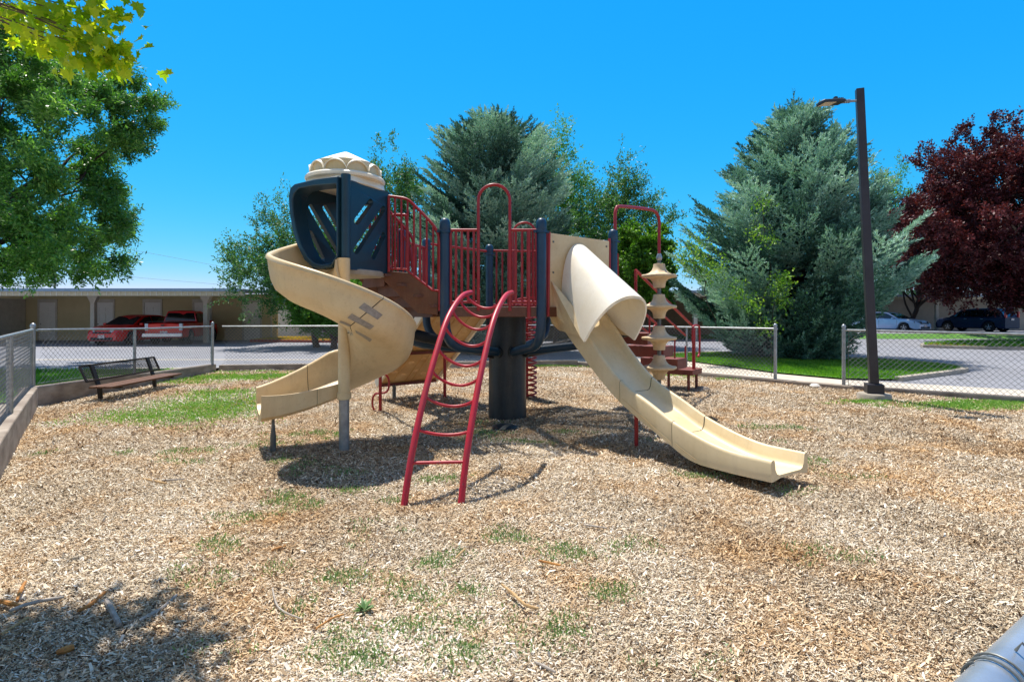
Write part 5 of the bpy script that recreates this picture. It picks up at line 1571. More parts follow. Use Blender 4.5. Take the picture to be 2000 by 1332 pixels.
# ------------------------------------------------------------------ vehicles
def car(name, label, cat, loc, heading, L, W, H, paint, prof, group, kind='sedan', clear=.20, wheel_r=.33, lamps='lampglass'):
    """x forward. prof: hood / roof outline. built at origin with local axes, then placed by the root"""
    t = thing(name, Vector((0, 0, 0)), label, cat, group)
    hw = W / 2
    belt, x_f, x_r = prof['belt'], L / 2, -L / 2
    wx = prof['wheels']
    # lower body: rings along x, with wheel arches cut as raised lower edge
    xs = sorted(set([x_r, x_r + .06, x_r + .25, x_f - .3, x_f - .12, x_f] + [w + wheel_r * 1.15 * c for w in wx for c in (-1, -.99, -.8, -.5, -.2, .2, .5, .8, .99, 1)] + [x_r + (x_f - x_r) * k / 16 for k in range(1, 16)]))
    topf = lambda x: interp(x, prof['tx'], prof['tz'])
    def low(x):
        z = clear
        for w in wx:
            dx = abs(x - w)
            if dx < wheel_r * 1.15: z = max(z, wheel_r + math.sqrt(max(0, (wheel_r * 1.15) ** 2 - dx * dx)) * .98)
        return z
    def wid(x):
        f = (x - x_r) / L
        e = 1 - .20 * max(0, (f - .86) / .14) ** 2 - .10 * max(0, (.10 - f) / .10) ** 2
        return hw * e
    m = MB(); rings = []
    for x in xs:
        zt = topf(x); zl = min(low(x), zt - .12); w = wid(x); zm = zl + (zt - zl) * .55
        e = .05 if (x in (x_f, x_r)) else 0
        rings.append([Vector((x, y, z)) for y, z in ((-w * .93, zl + e), (-w, zl + .06 + e), (-w * 1.0, zm), (-w * .975, zt - .06), (-w * .90, zt - e), (-w * .4, zt + .025 - e), (w * .4, zt + .025 - e), (w * .90, zt - e), (w * .975, zt - .06), (w * 1.0, zm), (w, zl + .06 + e), (w * .93, zl + e))])
    m.loft(rings)
    body = m.build('body', M[paint], t, angle=28)
    # cabin
    cx = prof['cab']     # list of (x, z) roof outline from windscreen base to rear base
    m = MB(); rings = []
    wb, wr = hw * .90, hw * .68
    def cw(z): 
        f = (z - belt) / (H - belt); return wb + (wr - wb) * max(0, min(1, f)) ** 1.2
    n = len(cx)
    left = [Vector((x, cw(z), z)) for x, z in cx]; right = [Vector((x, -cw(z), z)) for x, z in cx]
    mid = [Vector((x, 0, z + (.03 if 0 < i < n - 1 else 0))) for i, (x, z) in enumerate(cx)]
    for i in range(n):
        l, r_ = left[i], right[i]
        rings.append([Vector((l.x, l.y, belt - .10)), l, l * .5 + mid[i] * .5 + up * .01, mid[i], r_ * .5 + mid[i] * .5 + up * .01, r_, Vector((r_.x, r_.y, belt - .10))])
    m.loft(rings)
    cab = m.build('cabin', M[paint], t, angle=30)
    # glass panels set just proud of the cabin
    def panel(name, quad, off, mat='carglass', parent=t):
        q = [Vector(p) for p in quad]; nrm = (q[1] - q[0]).cross(q[-1] - q[0]).normalized() * off
        mm = MB(); k = len(q)
        mm.add([p + nrm for p in q] + [p - nrm * .3 for p in q], [tuple(range(k)), tuple(range(2 * k - 1, k - 1, -1))] + [(i, (i + 1) % k, (i + 1) % k + k, i + k) for i in range(k)])
        return mm.build(name, M[mat], parent, smooth=False)
    def on(i, f, y, zoff=0):   # point on outline seg i
        a_, b_ = cx[i], cx[i + 1]
        x = a_[0] + (b_[0] - a_[0]) * f; z = a_[1] + (b_[1] - a_[1]) * f
        return Vector((x, y * cw(z) * .93, z + .03 * (1 - abs(y))))
    panel('windscreen', [on(0, .08, -1), on(0, .08, 1), on(0, .95, 1), on(0, .95, -1)], .02)
    rw = n - 2
    panel('rear_window', [on(rw, .10, 1), on(rw, .10, -1), on(rw, .88 if kind != 'truck' else .80, -1), on(rw, .88 if kind != 'truck' else .80, 1)], .02)
    for sg in (1, -1):
        for quad in prof['side']:
            q = [Vector((x, sg * (cw(z) + .004), z)) for x, z in quad]
            if sg < 0: q = q[::-1]
            panel('side_window', q, .012)
    # wheels
    for w in wx:
        for sg in (1, -1):
            mm = MB(); prof_t = [(.19, -.1), (wheel_r - .03, -.105), (wheel_r, -.08), (wheel_r, .08), (wheel_r - .03, .105), (.19, .1)]
            n_ = 28; vs = []
            for r_, yy in prof_t:
                for k in range(n_): vs.append((w + r_ * math.cos(2 * math.pi * k / n_), sg * (hw - .12) + yy, wheel_r + r_ * math.sin(2 * math.pi * k / n_)))
            fs = [(i * n_ + k, i * n_ + (k + 1) % n_, (i + 1) * n_ + (k + 1) % n_, (i + 1) * n_ + k) for i in range(len(prof_t) - 1) for k in range(n_)]
            mm.add(vs, fs); wh = mm.build('wheel', M['rubber'], t)
            mm = MB(); yo = sg * (hw - .12 + .085)
            mm.tube([(w, yo - sg * .03, wheel_r), (w, yo, wheel_r)], .055, 12)
            for k in range(5):
                a_ = 2 * math.pi * k / 5 + .3
                for da in (-.12, .12):
                    mm.beam((w + .04 * math.cos(a_), yo, wheel_r + .04 * math.sin(a_)), (w + .20 * math.cos(a_ + da), yo, wheel_r + .20 * math.sin(a_ + da)), .03, .03, up=(0, 1, 0))
            mm.tube([(w + .205 * math.cos(2 * math.pi * k / 20), yo, wheel_r + .205 * math.sin(2 * math.pi * k / 20)) for k in range(20)], .016, 6, closed=True)
            mm.build('rim', M['alloy'], wh)
    zf = topf(x_f)
    for sg in (1, -1):
        q = prof['head']; wv = wid(x_f - .1)
        m = MB(); m.loft([[Vector((x_f - .02 + .025, sg * wv * .50, q[0])), Vector((x_f - .25, sg * (wid(x_f - .25) * 1.0 + .008), q[0] + .04)), Vector((x_f - .30, sg * (wid(x_f - .3) * .985 + .006), q[1])), Vector((x_f - .035, sg * wv * .52, q[1] - .02))],
                          [Vector((x_f - .12, sg * wv * .50, q[0])), Vector((x_f - .3, sg * wv * .85, q[0] + .03)), Vector((x_f - .35, sg * wv * .85, q[1] - .02)), Vector((x_f - .14, sg * wv * .52, q[1] - .03))]])
        m.build('headlight', M[lamps], t, smooth=False)
        q = prof['tail']; wv = wid(x_r)
        m = MB(); m.box((x_r + .03, sg * wv * q[3], (q[0] + q[1]) / 2), (.12, q[2], q[1] - q[0])); m.build('tail_light', M['lampglass' if kind == 'truck' else 'redlamp'], t, smooth=False, bevel=.01)
        m = MB(); mx = cx[0][0] - .35
        m.box((mx, sg * (hw + .06), belt + .06), (.10, .18, .12)); m.build('mirror', M[paint], t, bevel=.03)
    m = MB(); m.box((x_f - .03, 0, clear + .13), (.10, W * .62, .13)); m.build('lower_grille', M['blackplastic'], t, smooth=False, bevel=.02)
    m = MB(); m.box((x_f - .02, 0, prof['head'][0] + .0), (.07, W * .5, .07)); m.build('grille', M['blackplastic'], t, smooth=False, bevel=.01)
    for xx, zz in ((x_f + .03, clear + .24), (x_r - .012, prof.get('plate_z', .75))):
        m = MB(); m.box((xx, 0, zz), (.02, .32, .15)); m.build('number_plate', M['plate'], t, smooth=False)
    for sg in (1, -1):
        for xd in prof['doors']:
            m = MB(); m.box((xd, sg * (hw + .006), belt - .12), (.16, .03, .03)); m.build('door_handle', M['chrome' if kind != 'sedan' else paint], t, bevel=.008)
        for xd in prof['seams']:
            m = MB(); m.box((xd, sg * (hw * 1.0 - .004), (clear + belt) / 2 + .03), (.010, .012, belt - clear - .22))
            m.build('door_seam', M['blackplastic'], body, smooth=False)
    t.location = loc; t.rotation_euler = (0, 0, heading)
    return t
sedan = dict(belt=.93, tx=[-2.3, -2.1, -1.5, .9, 1.4, 1.9, 2.15, 2.3], tz=[.93, 1.02, .99, .95, .93, .84, .72, .60], wheels=(-1.38, 1.38),
             cab=[(1.05, .93), (.25, 1.36), (-.2, 1.43), (-.75, 1.42), (-1.25, 1.30), (-1.85, 1.0)],
             side=[[(.80, .96), (.18, 1.30), (-.22, 1.37), (-.22, .96)], [(-.30, .96), (-.30, 1.37), (-.80, 1.36), (-1.30, 1.18), (-1.35, .98)]],
             head=(.62, .76), tail=(.80, .92, .36, .72), doors=(-.05, -.98), seams=(.95, -.26, -1.15), plate_z=.70)
hatch = dict(belt=.95, tx=[-2.1, -1.9, -1.5, .9, 1.3, 1.8, 2.05, 2.15], tz=[.95, 1.0, .98, .97, .95, .86, .74, .60], wheels=(-1.28, 1.30),
             cab=[(1.15, .95), (.30, 1.40), (-.2, 1.47), (-.9, 1.46), (-1.45, 1.36), (-1.95, 1.0)],
             side=[[(.90, .99), (.24, 1.34), (-.20, 1.41), (-.20, .99)], [(-.28, .99), (-.28, 1.41), (-.95, 1.40), (-1.45, 1.24), (-1.6, 1.02)]],
             head=(.62, .80), tail=(.85, 1.0, .30, .75), doors=(-.02, -.95), seams=(1.0, -.24, -1.1), plate_z=.72)
suv = dict(belt=1.05, tx=[-2.3, -2.25, -1.5, .9, 1.3, 1.9, 2.15, 2.25], tz=[1.02, 1.06, 1.06, 1.06, 1.05, .96, .84, .66], wheels=(-1.30, 1.32),
             cab=[(1.25, 1.05), (.55, 1.56), (0, 1.66), (-1.0, 1.68), (-1.80, 1.63), (-2.22, 1.06)],
             side=[[(1.0, 1.10), (.48, 1.48), (.0, 1.57), (.0, 1.10)], [(-.08, 1.10), (-.08, 1.57), (-.88, 1.58), (-.98, 1.10)], [(-1.08, 1.12), (-1.0, 1.57), (-1.55, 1.53), (-1.88, 1.22)]],
             head=(.72, .88), tail=(1.02, 1.45, .13, .86), doors=(.10, -.90), seams=(1.1, -.04, -1.02), plate_z=.90)
truck = dict(belt=1.05, tx=[-2.7, -2.68, -.62, -.60, 1.1, 1.5, 2.2, 2.5, 2.6], tz=[1.12, 1.06, 1.06, 1.06, 1.06, 1.05, 1.0, .95, .75], wheels=(-1.62, 1.66),
             cab=[(1.25, 1.05), (.75, 1.58), (.30, 1.68), (-.45, 1.68), (-.55, 1.64), (-.70, 1.06)],
             side=[[(1.0, 1.10), (.62, 1.50), (.18, 1.58), (.18, 1.10)], [(.10, 1.10), (.10, 1.58), (-.38, 1.56), (-.48, 1.10)]],
             head=(.72, .92), tail=(.72, 1.06, .14, .93), doors=(.2,), seams=(1.05, -.5), plate_z=.62)
GV = 'cars parked around the playground'
car('parked_car', 'red hatchback parked nose out under the left carport', 'car', Vector((-19.55, 27.9, Z0)), R(-93), 4.3, 1.78, 1.47, 'carred', hatch, GV, 'hatch', clear=.2, wheel_r=.33)
tk = car('pickup_truck', 'red pickup truck parked tail out beside the red hatchback', 'truck', Vector((-17.40, 28.65, Z0)), R(101), 5.2, 1.80, 1.72, 'carred', truck, GV, 'truck', clear=.36, wheel_r=.37)
m = MB(); m.box((-2.74, 0, .50), (.14, 1.74, .18)); bp = m.build('rear_bumper', M['chrome'], None, bevel=.02); bp.parent = tk
m = MB(); m.box((-2.73, 0, .97), (.02, .16, .07)); bp = m.build('tailgate_handle', M['blackplastic'], None, bevel=.01); bp.parent = tk
m = MB(); m.box((-1.66, 0, 1.142), (1.96, 1.5, .02)); bp = m.build('bed_floor', M['blackplastic'], None, smooth=False); bp.parent = tk
car('parked_car', 'light blue white sedan with black windows parked beyond the lamp post', 'car', Vector((xa(1738, 39.3), 39.3, .33)), R(-64), 4.6, 1.8, 1.43, 'carblue', sedan, GV, 'sedan', clear=.2, wheel_r=.33, lamps='blackplastic')
car('parked_suv', 'dark navy SUV parked under the purple leafed tree', 'SUV', Vector((xa(1905, 39.6), 39.6, .33)), R(110), 4.5, 1.82, 1.68, 'carnavy', suv, GV, 'suv', clear=.24, wheel_r=.36)

# ------------------------------------------------------------------ trees
def rnd_dirs(n, up_bias=0.0):
    d = RNG.normal(0, 1, (n, 3)); d[:, 2] += up_bias
    return unit(d)
def limb_path(p, q, sag=0.0, wob=.1, n=6):
    p = Vector(p); q = Vector(q); L_ = (q - p).length
    pts = [p]
    for i in range(1, n):
        f = i / n
        pts.append(p.lerp(q, f) + Vector((random.uniform(-1, 1), random.uniform(-1, 1), random.uniform(-.6, .6))) * wob * L_ * .25 + up * (sag * L_ * math.sin(math.pi * f)))
    pts.append(q)
    return spline(pts, 3)
def deciduous(name, label, base, th, crown_c, crown_r, nclus, ntw, nleaf, twig_len, leaf_l, leaf_w, mat, bark='bark', trunk_r=.16, upb=.4, droop=0.0, shell=.55, seed=1, group=None, cut=None, squash=1.0, cat='tree', bottom=None, limbs=14, spread=.05, leafdroop=.0, rag=1.0, boxy=1.0):
    global RNG
    RNG = np.random.default_rng(seed); random.seed(seed)
    base = Vector(base); cc = Vector(crown_c); cr = Vector(crown_r)
    t = thing(name, base, label, cat, group)
    # cluster centres
    d = rnd_dirs(nclus * 3); rad = shell + (1 - shell) * RNG.random(nclus * 3) ** .6
    # lumpy envelope
    ph = RNG.uniform(0, 6.28, 6)
    lump = 1 + rag * .16 * np.sin(3 * np.arctan2(d[:, 1], d[:, 0]) + ph[0] + 2 * d[:, 2]) + rag * .10 * np.sin(7 * d[:, 2] + ph[1] + 2 * d[:, 0]) + rag * .08 * np.sin(6 * d[:, 0] + ph[2])
    if boxy != 1.0: d = np.sign(d) * np.abs(d) ** boxy
    c = np.array(cc) + d * (rad * lump)[:, None] * np.array(cr)
    if bottom is not None: c = c[c[:, 2] > bottom]
    c = c[:nclus]
    if cut is not None: c = c[[cut(p) for p in c]]
    # trunk and limbs
    top = base + (cc - base) * .55
    m = MB(); tp = limb_path(base - up * .1, top, 0, .12)
    m.tube(tp, [trunk_r * (1.25 if i == 0 else 1) * (1 - .55 * i / len(tp)) for i in range(len(tp))], 12)
    tr = m.build('trunk', M[bark], t)
    idx = RNG.choice(len(c), min(limbs, len(c)), replace=False)
    m = MB()
    for k in idx:
        f = random.uniform(.35, .95); p = tp[int(f * (len(tp) - 1))]
        q = Vector(c[k]); lp = limb_path(p, p.lerp(q, .92), .06, .25)
        r0 = trunk_r * .38
        m.tube(lp, [r0 * (1 - .85 * i / len(lp)) for i in range(len(lp))], 7)
        for _ in range(3):
            s_ = lp[random.randint(len(lp) // 3, len(lp) - 2)]
            e = Vector(c[RNG.integers(len(c))])
            if (e - s_).length < max(cr) * .8:
                l2 = limb_path(s_, s_.lerp(e, .9), .05, .3, 4); m.tube(l2, [r0 * .35 * (1 - .8 * i / len(l2)) for i in range(len(l2))], 5)
    m.build('limbs', M[bark], tr)
    # twigs and leaves
    nc = len(c)
    out = unit(c - np.array(cc) * 1.0)
    td = unit(np.repeat(out, ntw, 0) * .55 + rnd_dirs(nc * ntw, upb) * .8 + np.array([0, 0, -droop]))
    tp0 = np.repeat(c, ntw, 0) + RNG.normal(0, spread * max(cr), (nc * ntw, 3))
    tl = twig_len * RNG.uniform(.5, 1.3, nc * ntw)
    f = RNG.random((nc * ntw, nleaf))
    pos = tp0[:, None, :] + td[:, None, :] * (tl[:, None] * f)[:, :, None]
    bend = (f ** 2) * tl[:, None]
    pos[:, :, 2] -= bend * droop * .5
    pos = pos.reshape(-1, 3) + RNG.normal(0, leaf_l * .5, (nc * ntw * nleaf, 3))
    N = len(pos)
    ld = unit(np.repeat(td, nleaf, 0) * .7 + rnd_dirs(N) * .9 + np.array([0, 0, -leafdroop]))
    hint = rnd_dirs(N, .9)
    rn = np.clip(RNG.beta(2.2, 2.6, N) * .75 + np.repeat(RNG.uniform(-.12, .25, nc), ntw * nleaf), 0, 1)
    quad_cloud('crown', M[mat], pos, ld, hint, leaf_l * RNG.uniform(.6, 1.3, N), leaf_w * RNG.uniform(.7, 1.2, N), rn, parent=t, kite=.5)
    return t
def spruce(label, base, H, prof, seed, nb=300, az=None, leaders=()):
    """prof: [(height fraction, radius)]; boughs are flat sprays of twigs set with needle tufts"""
    global RNG
    RNG = np.random.default_rng(seed); random.seed(seed)
    base = Vector(base)
    t = thing('spruce_tree', base, label, 'tree', 'blue spruces behind the playground')
    m = MB(); m.tube([base - up * .1, base + up * H * .5, base + up * H * .97], [.2, .12, .02], 10); m.build('trunk', M['darkbark'], t)
    hs_ = [p[0] for p in prof]; rs_ = [p[1] for p in prof]
    C0, D0, Ln, Wn, Rn = [], [], [], [], []
    bm_ = MB()
    def needles(p, td, tl, tone, dens=1.0):
        ns = max(3, int(tl / .05 * dens))
        q = (np.arange(ns) + RNG.random(ns)) / ns
        cpos = p[None, :] + td[None, :] * (tl * q)[:, None]
        for rep in range(3):
            dd = unit(td[None, :] + RNG.normal(0, .42, (ns, 3)) + np.array([0, 0, .18]))
            C0.append(cpos + RNG.normal(0, .010, (ns, 3))); D0.append(dd)
            Ln.append(RNG.uniform(.08, .15, ns)); Wn.append(RNG.uniform(.022, .040, ns))
            Rn.append(np.clip(RNG.normal(tone, .12, ns), 0, 1))
    for i in range(nb):
        f = ((i + random.random()) / nb) ** 1.15
        z = .10 + (H - .25) * f
        a_ = i * 2.39996 + random.uniform(-.45, .45)
        R_ = float(np.interp(f, hs_, rs_)) * random.choice((random.uniform(.58, .78), random.uniform(.80, .98), random.uniform(.95, 1.07)))
        if az: R_ *= az(a_, f)
        R_ = max(R_, .14)
        tone0 = random.choice((random.uniform(.10, .35), random.uniform(.4, .9), random.uniform(.55, .95)))
        lift = .02 + .80 * f ** 1.5
        o = np.array([math.cos(a_), math.sin(a_), 0.0]); sd_ = np.array([-math.sin(a_), math.cos(a_), 0.0])
        n = max(4, int(R_ / .15))
        s = (np.arange(n) + .7) / n
        pts = np.array(base)[None, :] + o[None, :] * (R_ * s)[:, None] + sd_[None, :] * (.10 * R_ * np.sin(s * 2.5) * random.uniform(-1, 1))[:, None]
        pts[:, 2] = base.z + z + R_ * s * lift * .6 - .16 * R_ * np.sin(np.pi * np.minimum(1, s)) * (1 - f) + .16 * R_ * s ** 3.0
        tang = unit(np.gradient(pts, axis=0))
        bm_.tube([base + up * z, Vector(pts[n // 2]), Vector(pts[-1])], [.020 + .008 * R_, .013, .005], 4, cap=False)
        wmax = min(1.0, .30 + .26 * R_)
        for k in range(max(0, int(n * .25)), n):
            fr = s[k]
            env = .45 + .55 * math.sin(math.pi * min(1, .15 + fr * .75))
            for sg in (-1, 1):
                tl = max(.20, wmax * env * random.uniform(.6, 1.1))
                td = tang[k] * .80 + sd_ * sg * .75 + np.array([0, 0, random.uniform(-.22, .10)])
                td = td / np.linalg.norm(td)
                needles(pts[k], td, tl, tone0)
                if tl > .30:      # second order twigs
                    for g_ in (.35, .6, .85):
                        td2 = td * .75 + tang[k] * random.uniform(.2, .8) + sd_ * sg * random.uniform(-.5, .1) + np.array([0, 0, random.uniform(-.25, .25)])
                        td2 = td2 / np.linalg.norm(td2)
                        needles(pts[k] + td * tl * g_, td2, .16 + .12 * random.random(), tone0 + .08)
            td = tang[k] + np.array([0, 0, .1]); needles(pts[k], td / np.linalg.norm(td), .2, tone0 + .05)
        needles(pts[-1], unit((tang[-1] + np.array([0, 0, .25]))[None])[0], .24, tone0 + .18, 1.4)
    for lx, ly, lz, ll in leaders:
        p = np.array([base.x + lx, base.y + ly, base.z + lz])
        for j in range(int(ll / .16)):
            q = p + np.array([0, 0, j * .16]); w_ = (1 - j * .16 / ll)
            for k in range(6):
                a_ = k * 1.047 + j; needles(q, unit(np.array([[math.cos(a_), math.sin(a_), .75]]))[0], .12 + .42 * w_, .4)
        needles(p, np.array([0, 0, 1.0]), ll + .25, .4)
    bm_.build('boughs', M['darkbark'], t, recalc=False)
    C0 = np.concatenate(C0); D0 = np.concatenate(D0); L_ = np.concatenate(Ln); W_ = np.concatenate(Wn); R_ = np.concatenate(Rn)
    quad_cloud('crown', M['spruceleaf'], C0, D0, rnd_dirs(len(C0), .7), L_, W_, R_, parent=t, kite=.45)
    return t, len(C0)
# middle spruce and right spruce
s1, n1_ = spruce('rounded blue spruce standing behind the deck of the play structure', (-.75, 21.2, Z0), 9.0, [(0, 1.6), (.08, 2.3), (.25, 2.85), (.42, 3.0), (.6, 2.75), (.75, 2.3), (.86, 1.75), (.95, 1.1), (1, .5)], 5, nb=320, leaders=((0, 0, 8.7, .8), (-.8, .2, 8.0, .8), (.75, -.2, 8.0, .8), (-1.35, 0, 7.3, .7), (1.3, .3, 7.2, .7), (.35, .2, 8.5, .6), (-.4, -.3, 8.4, .7)))
s2, n2_ = spruce('broad blue spruce on the lawn left of the lamp post', (9.85, 18.6, Z0), 8.45, [(0, 2.2), (.10, 3.2), (.2, 4.05), (.35, 3.6), (.5, 2.9), (.65, 2.2), (.8, 1.5), (.92, .9), (1, .25)], 9, nb=350, az=lambda a_, f: 1 - .10 * max(0, math.cos(a_)) - (.55 * max(0, math.cos(a_)) * max(0, min(1, (.26 - f) / .14))), leaders=((-.1, 0, 8.1, .9), (1.1, -.2, 6.7, 1.4), (-.55, .1, 7.8, .7), (.35, -.1, 7.8, .6)))
# lime green vine growing through the right spruce
def vine():
    spots = [(1355, 490, .45), (1370, 520, .4), (1335, 500, .3), (1400, 525, .25), (1490, 400, .2), (1480, 455, .2), (1520, 560, .25), (1530, 590, .2), (1440, 570, .25), (1505, 470, .12), (1470, 595, .2), (1495, 640, .2), (1528, 545, .18)]
    t = thing('climbing_vine', Vector((8.2, 15.4, Z0)), 'lime green vine leaves poking out of the right blue spruce', 'vine')
    P_, N_ = [], 0
    for x, y, s_ in spots:
        n = int(260 * s_ / .3); D = 16.0 - .4 * (x < 1400) * -1 + (.3 if x > 1450 else .6)
        c = P(x, y, D - 1.0)
        P_.append(np.array(c) + RNG.normal(0, 1, (n, 3)) * np.array([s_ * .6, .25, s_ * .75]))
    pos = np.concatenate(P_); n = len(pos)
    quad_cloud('leaves', M['limeleaf'], pos, rnd_dirs(n, -.2), rnd_dirs(n, 1.0), RNG.uniform(.05, .10, n), RNG.uniform(.035, .06, n), RNG.random(n), parent=t, kite=.5)
    m = MB()
    for (x0, y0), (x1, y1) in (((1400, 640), (1355, 500)), ((1500, 660), (1490, 400)), ((1500, 660), (1530, 540))):
        m.tube(limb_path(P(x0, y0, 16.6), P(x1, y1, 16.3), 0, .2), .012, 5)
    m.build('stem', M['darkbark'], t)
vine()
GT = 'light green trees beyond the car park'
deciduous('elm_tree', 'feathery green tree between the left carport and the spiral slide', (xa(620, 24.5), 24.5, Z0), 3, (xa(585, 24.5), 24.8, 3.6), (2.9, 2.4, 2.6), 170, 8, 38, 1.0, .13, .055, 'elmleaf', seed=21, upb=.9, shell=.25, trunk_r=.16, bottom=1.2)
deciduous('elm_tree', 'bushy dark green tree low beside the end of the left carport', (xa(650, 23.6), 23.6, Z0), 2, (xa(655, 23.6), 23.8, 2.1), (2.2, 1.6, 1.7), 160, 8, 44, .5, .12, .06, 'yellowgreen', seed=22, upb=.3, shell=.3, bottom=.5)
deciduous('elm_tree', 'tall feathery tree right behind the slide tower roof', (xa(780, 28), 28, Z0), 4, (xa(775, 28), 28, 5.6), (1.45, 1.6, 4.4), 120, 8, 38, 1.05, .14, .06, 'elmleaf', seed=23, upb=1.5, shell=.2, bottom=1.5)
deciduous('elm_tree', 'feathery tree rising right of the middle blue spruce', (xa(1085, 28), 28, Z0), 4, (xa(1080, 28), 28, 6.2), (1.9, 1.8, 4.3), 120, 8, 38, 1.05, .14, .06, 'yellowgreen', seed=24, upb=1.4, shell=.2, bottom=2)
deciduous('elm_tree', 'grey green airy tree behind the tan hooded slide', (xa(1200, 25.5), 25.5, Z0), 3, (xa(1200, 25.5), 25.5, 4.6), (2.25, 2.0, 3.9), 180, 8, 38, .9, .13, .055, 'elmleaf', seed=25, upb=.8, shell=.2, bottom=1.0)
deciduous('maple_tree', 'small bright lime green tree behind the pod climber', (xa(1262, 22.5), 22.5, Z0), 2, (xa(1258, 22.5), 22.5, 3.55), (1.15, 1.1, 1.6), 110, 8, 40, .35, .13, .09, 'limeleaf', seed=26, upb=.3, shell=.4)
deciduous('elm_tree', 'light green tree just right of the lamp pole, behind the right spruce', (xa(1740, 47), 47, Z0), 4, (xa(1735, 47), 47, 7.7), (3.1, 2.6, 6.1), 130, 7, 32, 1.5, .21, .09, 'yellowgreen', seed=27, upb=1.2, shell=.2, bottom=2)
deciduous('elm_tree', 'light green tree seen between the lamp pole and the purple tree', (xa(1815, 49), 49, .3), 4, (xa(1815, 49), 49, 7.0), (3.4, 2.6, 5.0), 110, 7, 30, 1.5, .21, .09, 'elmleaf', seed=28, upb=1.2, shell=.2, bottom=2)
deciduous('plum_tree', 'smaller purple leafed tree behind the large one, over the parked cars', (30.2, 41.2, .3), 3, (xa(1850, 38.6), 39.0, 6.2), (5.6, 3.2, 3.4), 240, 9, 34, .7, .19, .11, 'plumleaf', bark='darkbark', seed=37, upb=.3, shell=.3, trunk_r=.2, bottom=3.3, limbs=16)
deciduous('plum_tree', 'large purple leafed tree at the right edge', (26.6, 26.8, Z0 + .1), 3, (xa(1985, 27), 27, 6.1), (5.4, 4.6, 4.6), 520, 9, 52, .60, .15, .085, 'plumleaf', bark='darkbark', seed=31, upb=.3, shell=.45, trunk_r=.27, bottom=2.2, limbs=26)
deciduous('ash_tree', 'big dark green ash tree filling the left edge of the sky', (-15.2, 13.4, Z0), 3, (-13.35, 13.9, 5.75), (2.75, 3.0, 3.5), 340, 12, 50, .42, .125, .042, 'ashleaf', bark='darkbark', seed=33, upb=.3, shell=.55, trunk_r=.26, bottom=2.5, limbs=30, leafdroop=.1, spread=.022, rag=1.4, boxy=.72)

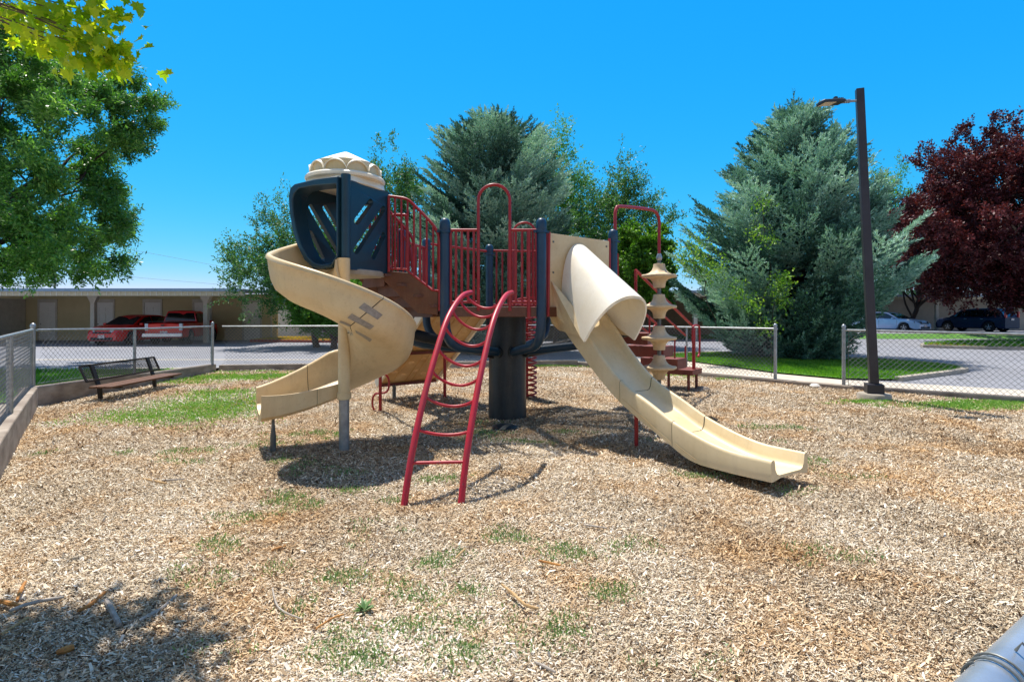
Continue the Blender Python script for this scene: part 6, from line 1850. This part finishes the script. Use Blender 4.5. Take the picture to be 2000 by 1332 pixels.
# near maple: a tree left of the viewer whose outer branch hangs into the picture
def maple():
    global RNG
    RNG = np.random.default_rng(41); random.seed(41)
    base = Vector((-5.4, 1.6, Z0))
    t = thing('maple_tree', base, 'maple whose yellow green leafy branch hangs into the top left corner', 'tree')
    m = MB(); m.tube(limb_path(base - up * .1, (-5.2, 2.1, 4.2), 0, .1), .15, 12); tr = m.build('trunk', M['bark'], t)
    cl = []   # clusters (centre, spread, count)
    for x, y, D, s_, n in ((60, 30, 3.7, .20, 46), (110, 20, 3.5, .18, 40), (150, 60, 3.6, .17, 46), (175, 25, 3.7, .15, 30), (30, 10, 3.6, .18, 34), (120, 90, 3.65, .12, 30), (180, 95, 3.6, .11, 26), (205, 100, 3.65, .07, 22), (232, 100, 3.7, .05, 16), (95, 60, 3.8, .16, 34), (190, 10, 3.6, .06, 9), (150, -20, 3.7, .2, 30), (205, 112, 3.62, .06, 14)):
        cl.append((np.array(P(x, y, D)), s_, n))
    # crown mass above the frame that throws the lower left shadow
    for c, s_, n in (((-2.75, 4.1, 4.4), .12, 90), ((-2.4, 3.5, 4.35), .15, 170), ((-2.7, 3.45, 4.3), .2, 240), ((-2.35, 3.85, 4.4), .08, 60), ((-3.1, 3.95, 4.3), .12, 90), ((-3.25, 3.45, 4.2), .3, 330), ((-2.75, 3.55, 4.3), .22, 160), ((-2.5, 3.3, 4.35), .16, 130), ((-2.5, 3.7, 4.45), .12, 80), ((-3.1, 3.5, 4.35), .3, 130), ((-2.55, 3.6, 4.5), .26, 110), ((-3.7, 3.2, 4.5), .4, 150), ((-2.9, 3.0, 4.7), .35, 150), ((-3.4, 2.7, 4.6), .4, 150), ((-2.3, 3.15, 4.75), .28, 100), ((-4.0, 2.4, 4.6), .5, 170),
                     ((-3.6, 3.6, 5.2), .4, 130), ((-2.7, 2.6, 4.9), .35, 130), ((-4.4, 3.4, 4.9), .5, 150), ((-4.9, 1.9, 5.2), .6, 200), ((-4.1, 1.4, 5.0), .5, 160), ((-2.15, 2.75, 5.1), .22, 60)):
        cl.append((np.array(c), s_, n))
    m = MB(); start = Vector((-5.2, 2.1, 3.6))
    for c, s_, n in cl:
        lp = limb_path(start, Vector(c), .05, .12); m.tube(lp, [.016 * (1 - .88 * i / len(lp)) for i in range(len(lp))], 6)
    m.build('limbs', M['bark'], tr)
    # lobed leaves
    lobes = [(0, 0)] ; pts2 = []
    shape = [(0, -.02), (.10, .10), (.34, .02), (.30, .20), (.50, .36), (.28, .42), (.30, .62), (.14, .58), (0, 1.0)]
    outline = shape + [(-x, y) for x, y in reversed(shape[1:-1])]
    V, Fc, rv = [], [], []
    for c, s_, n in cl:
        for _ in range(int(n * 1.35)):
            p = c + RNG.normal(0, 1, 3) * s_ * np.array([1, .9, .62])
            d = unit(np.array([[RNG.normal(0, .6), RNG.normal(0, .6), -.55 + RNG.normal(0, .35)]]))[0]
            h = unit(RNG.normal(0, 1, (1, 3)) + np.array([[0, -.3, .9]]))[0]
            s2 = unit(np.cross(d, h)[None])[0]; nn = np.cross(s2, d)
            L_ = RNG.uniform(.065, .115); k = len(V)
            for a_, b_ in outline:
                V.append(p + s2 * a_ * L_ + d * b_ * L_ + nn * (abs(a_) * .35 - .12 * b_ * b_) * L_)
            V.append(p + d * .3 * L_)
            mm_ = len(outline)
            for i in range(mm_): Fc.append((k + mm_, k + i, k + (i + 1) % mm_)); rv.append(0)
            r_ = RNG.random()
            rv[-mm_:] = [r_] * mm_
    off = np.array(root_loc(t))
    me = bpy.data.meshes.new('crown'); me.from_pydata([tuple(v - off) for v in V], [], Fc)
    at_ = me.attributes.new('rnd', 'FLOAT', 'FACE'); at_.data.foreach_set('value', np.array(rv, np.float32))
    me.materials.append(M['mapleleaf']); o = bpy.data.objects.new('crown', me); COL.objects.link(o); o.parent = t
maple()
# utility poles and wires far left
for px, D, z1, lab in ((53, 95, 8.6, 'pale thin utility pole at far left above the carport roof'), (107, 70, 8.2, 'dark utility pole with street light arm right of the pale one')):
    b_ = Vector((xa(px, D), D, 0)); t = thing('utility_pole', b_, lab, 'utility pole')
    m = MB(); m.tube([b_ - up * .3, b_ + up * z1], [.16, .11], 8); m.build('pole', M['pole_far'], t)
    m = MB(); m.tube([b_ + up * (z1 - .9), b_ + Vector((1.6, 0, z1 - .4)), b_ + Vector((2.4, 0, z1 - .35))], .05, 6); m.build('arm', M['pole_far'], t)
for i, (z0_, z1_) in enumerate(((12.5, 9.5), (8.6, 6.6))):
    m = MB(); m.tube([Vector((xa(107, 70), 70, z0_ - 1.0 + .2)), Vector((xa(280, 80), 80, z0_ - 1.6)), Vector((xa(450, 92), 92, z1_)), Vector((xa(640, 105), 105, z1_ - .3))], .018, 4)
    o = m.build('power_line', M['pole_far']); tag(o, ('upper' if i == 0 else 'lower') + ' faint power line crossing the sky left of the slide', 'power line')
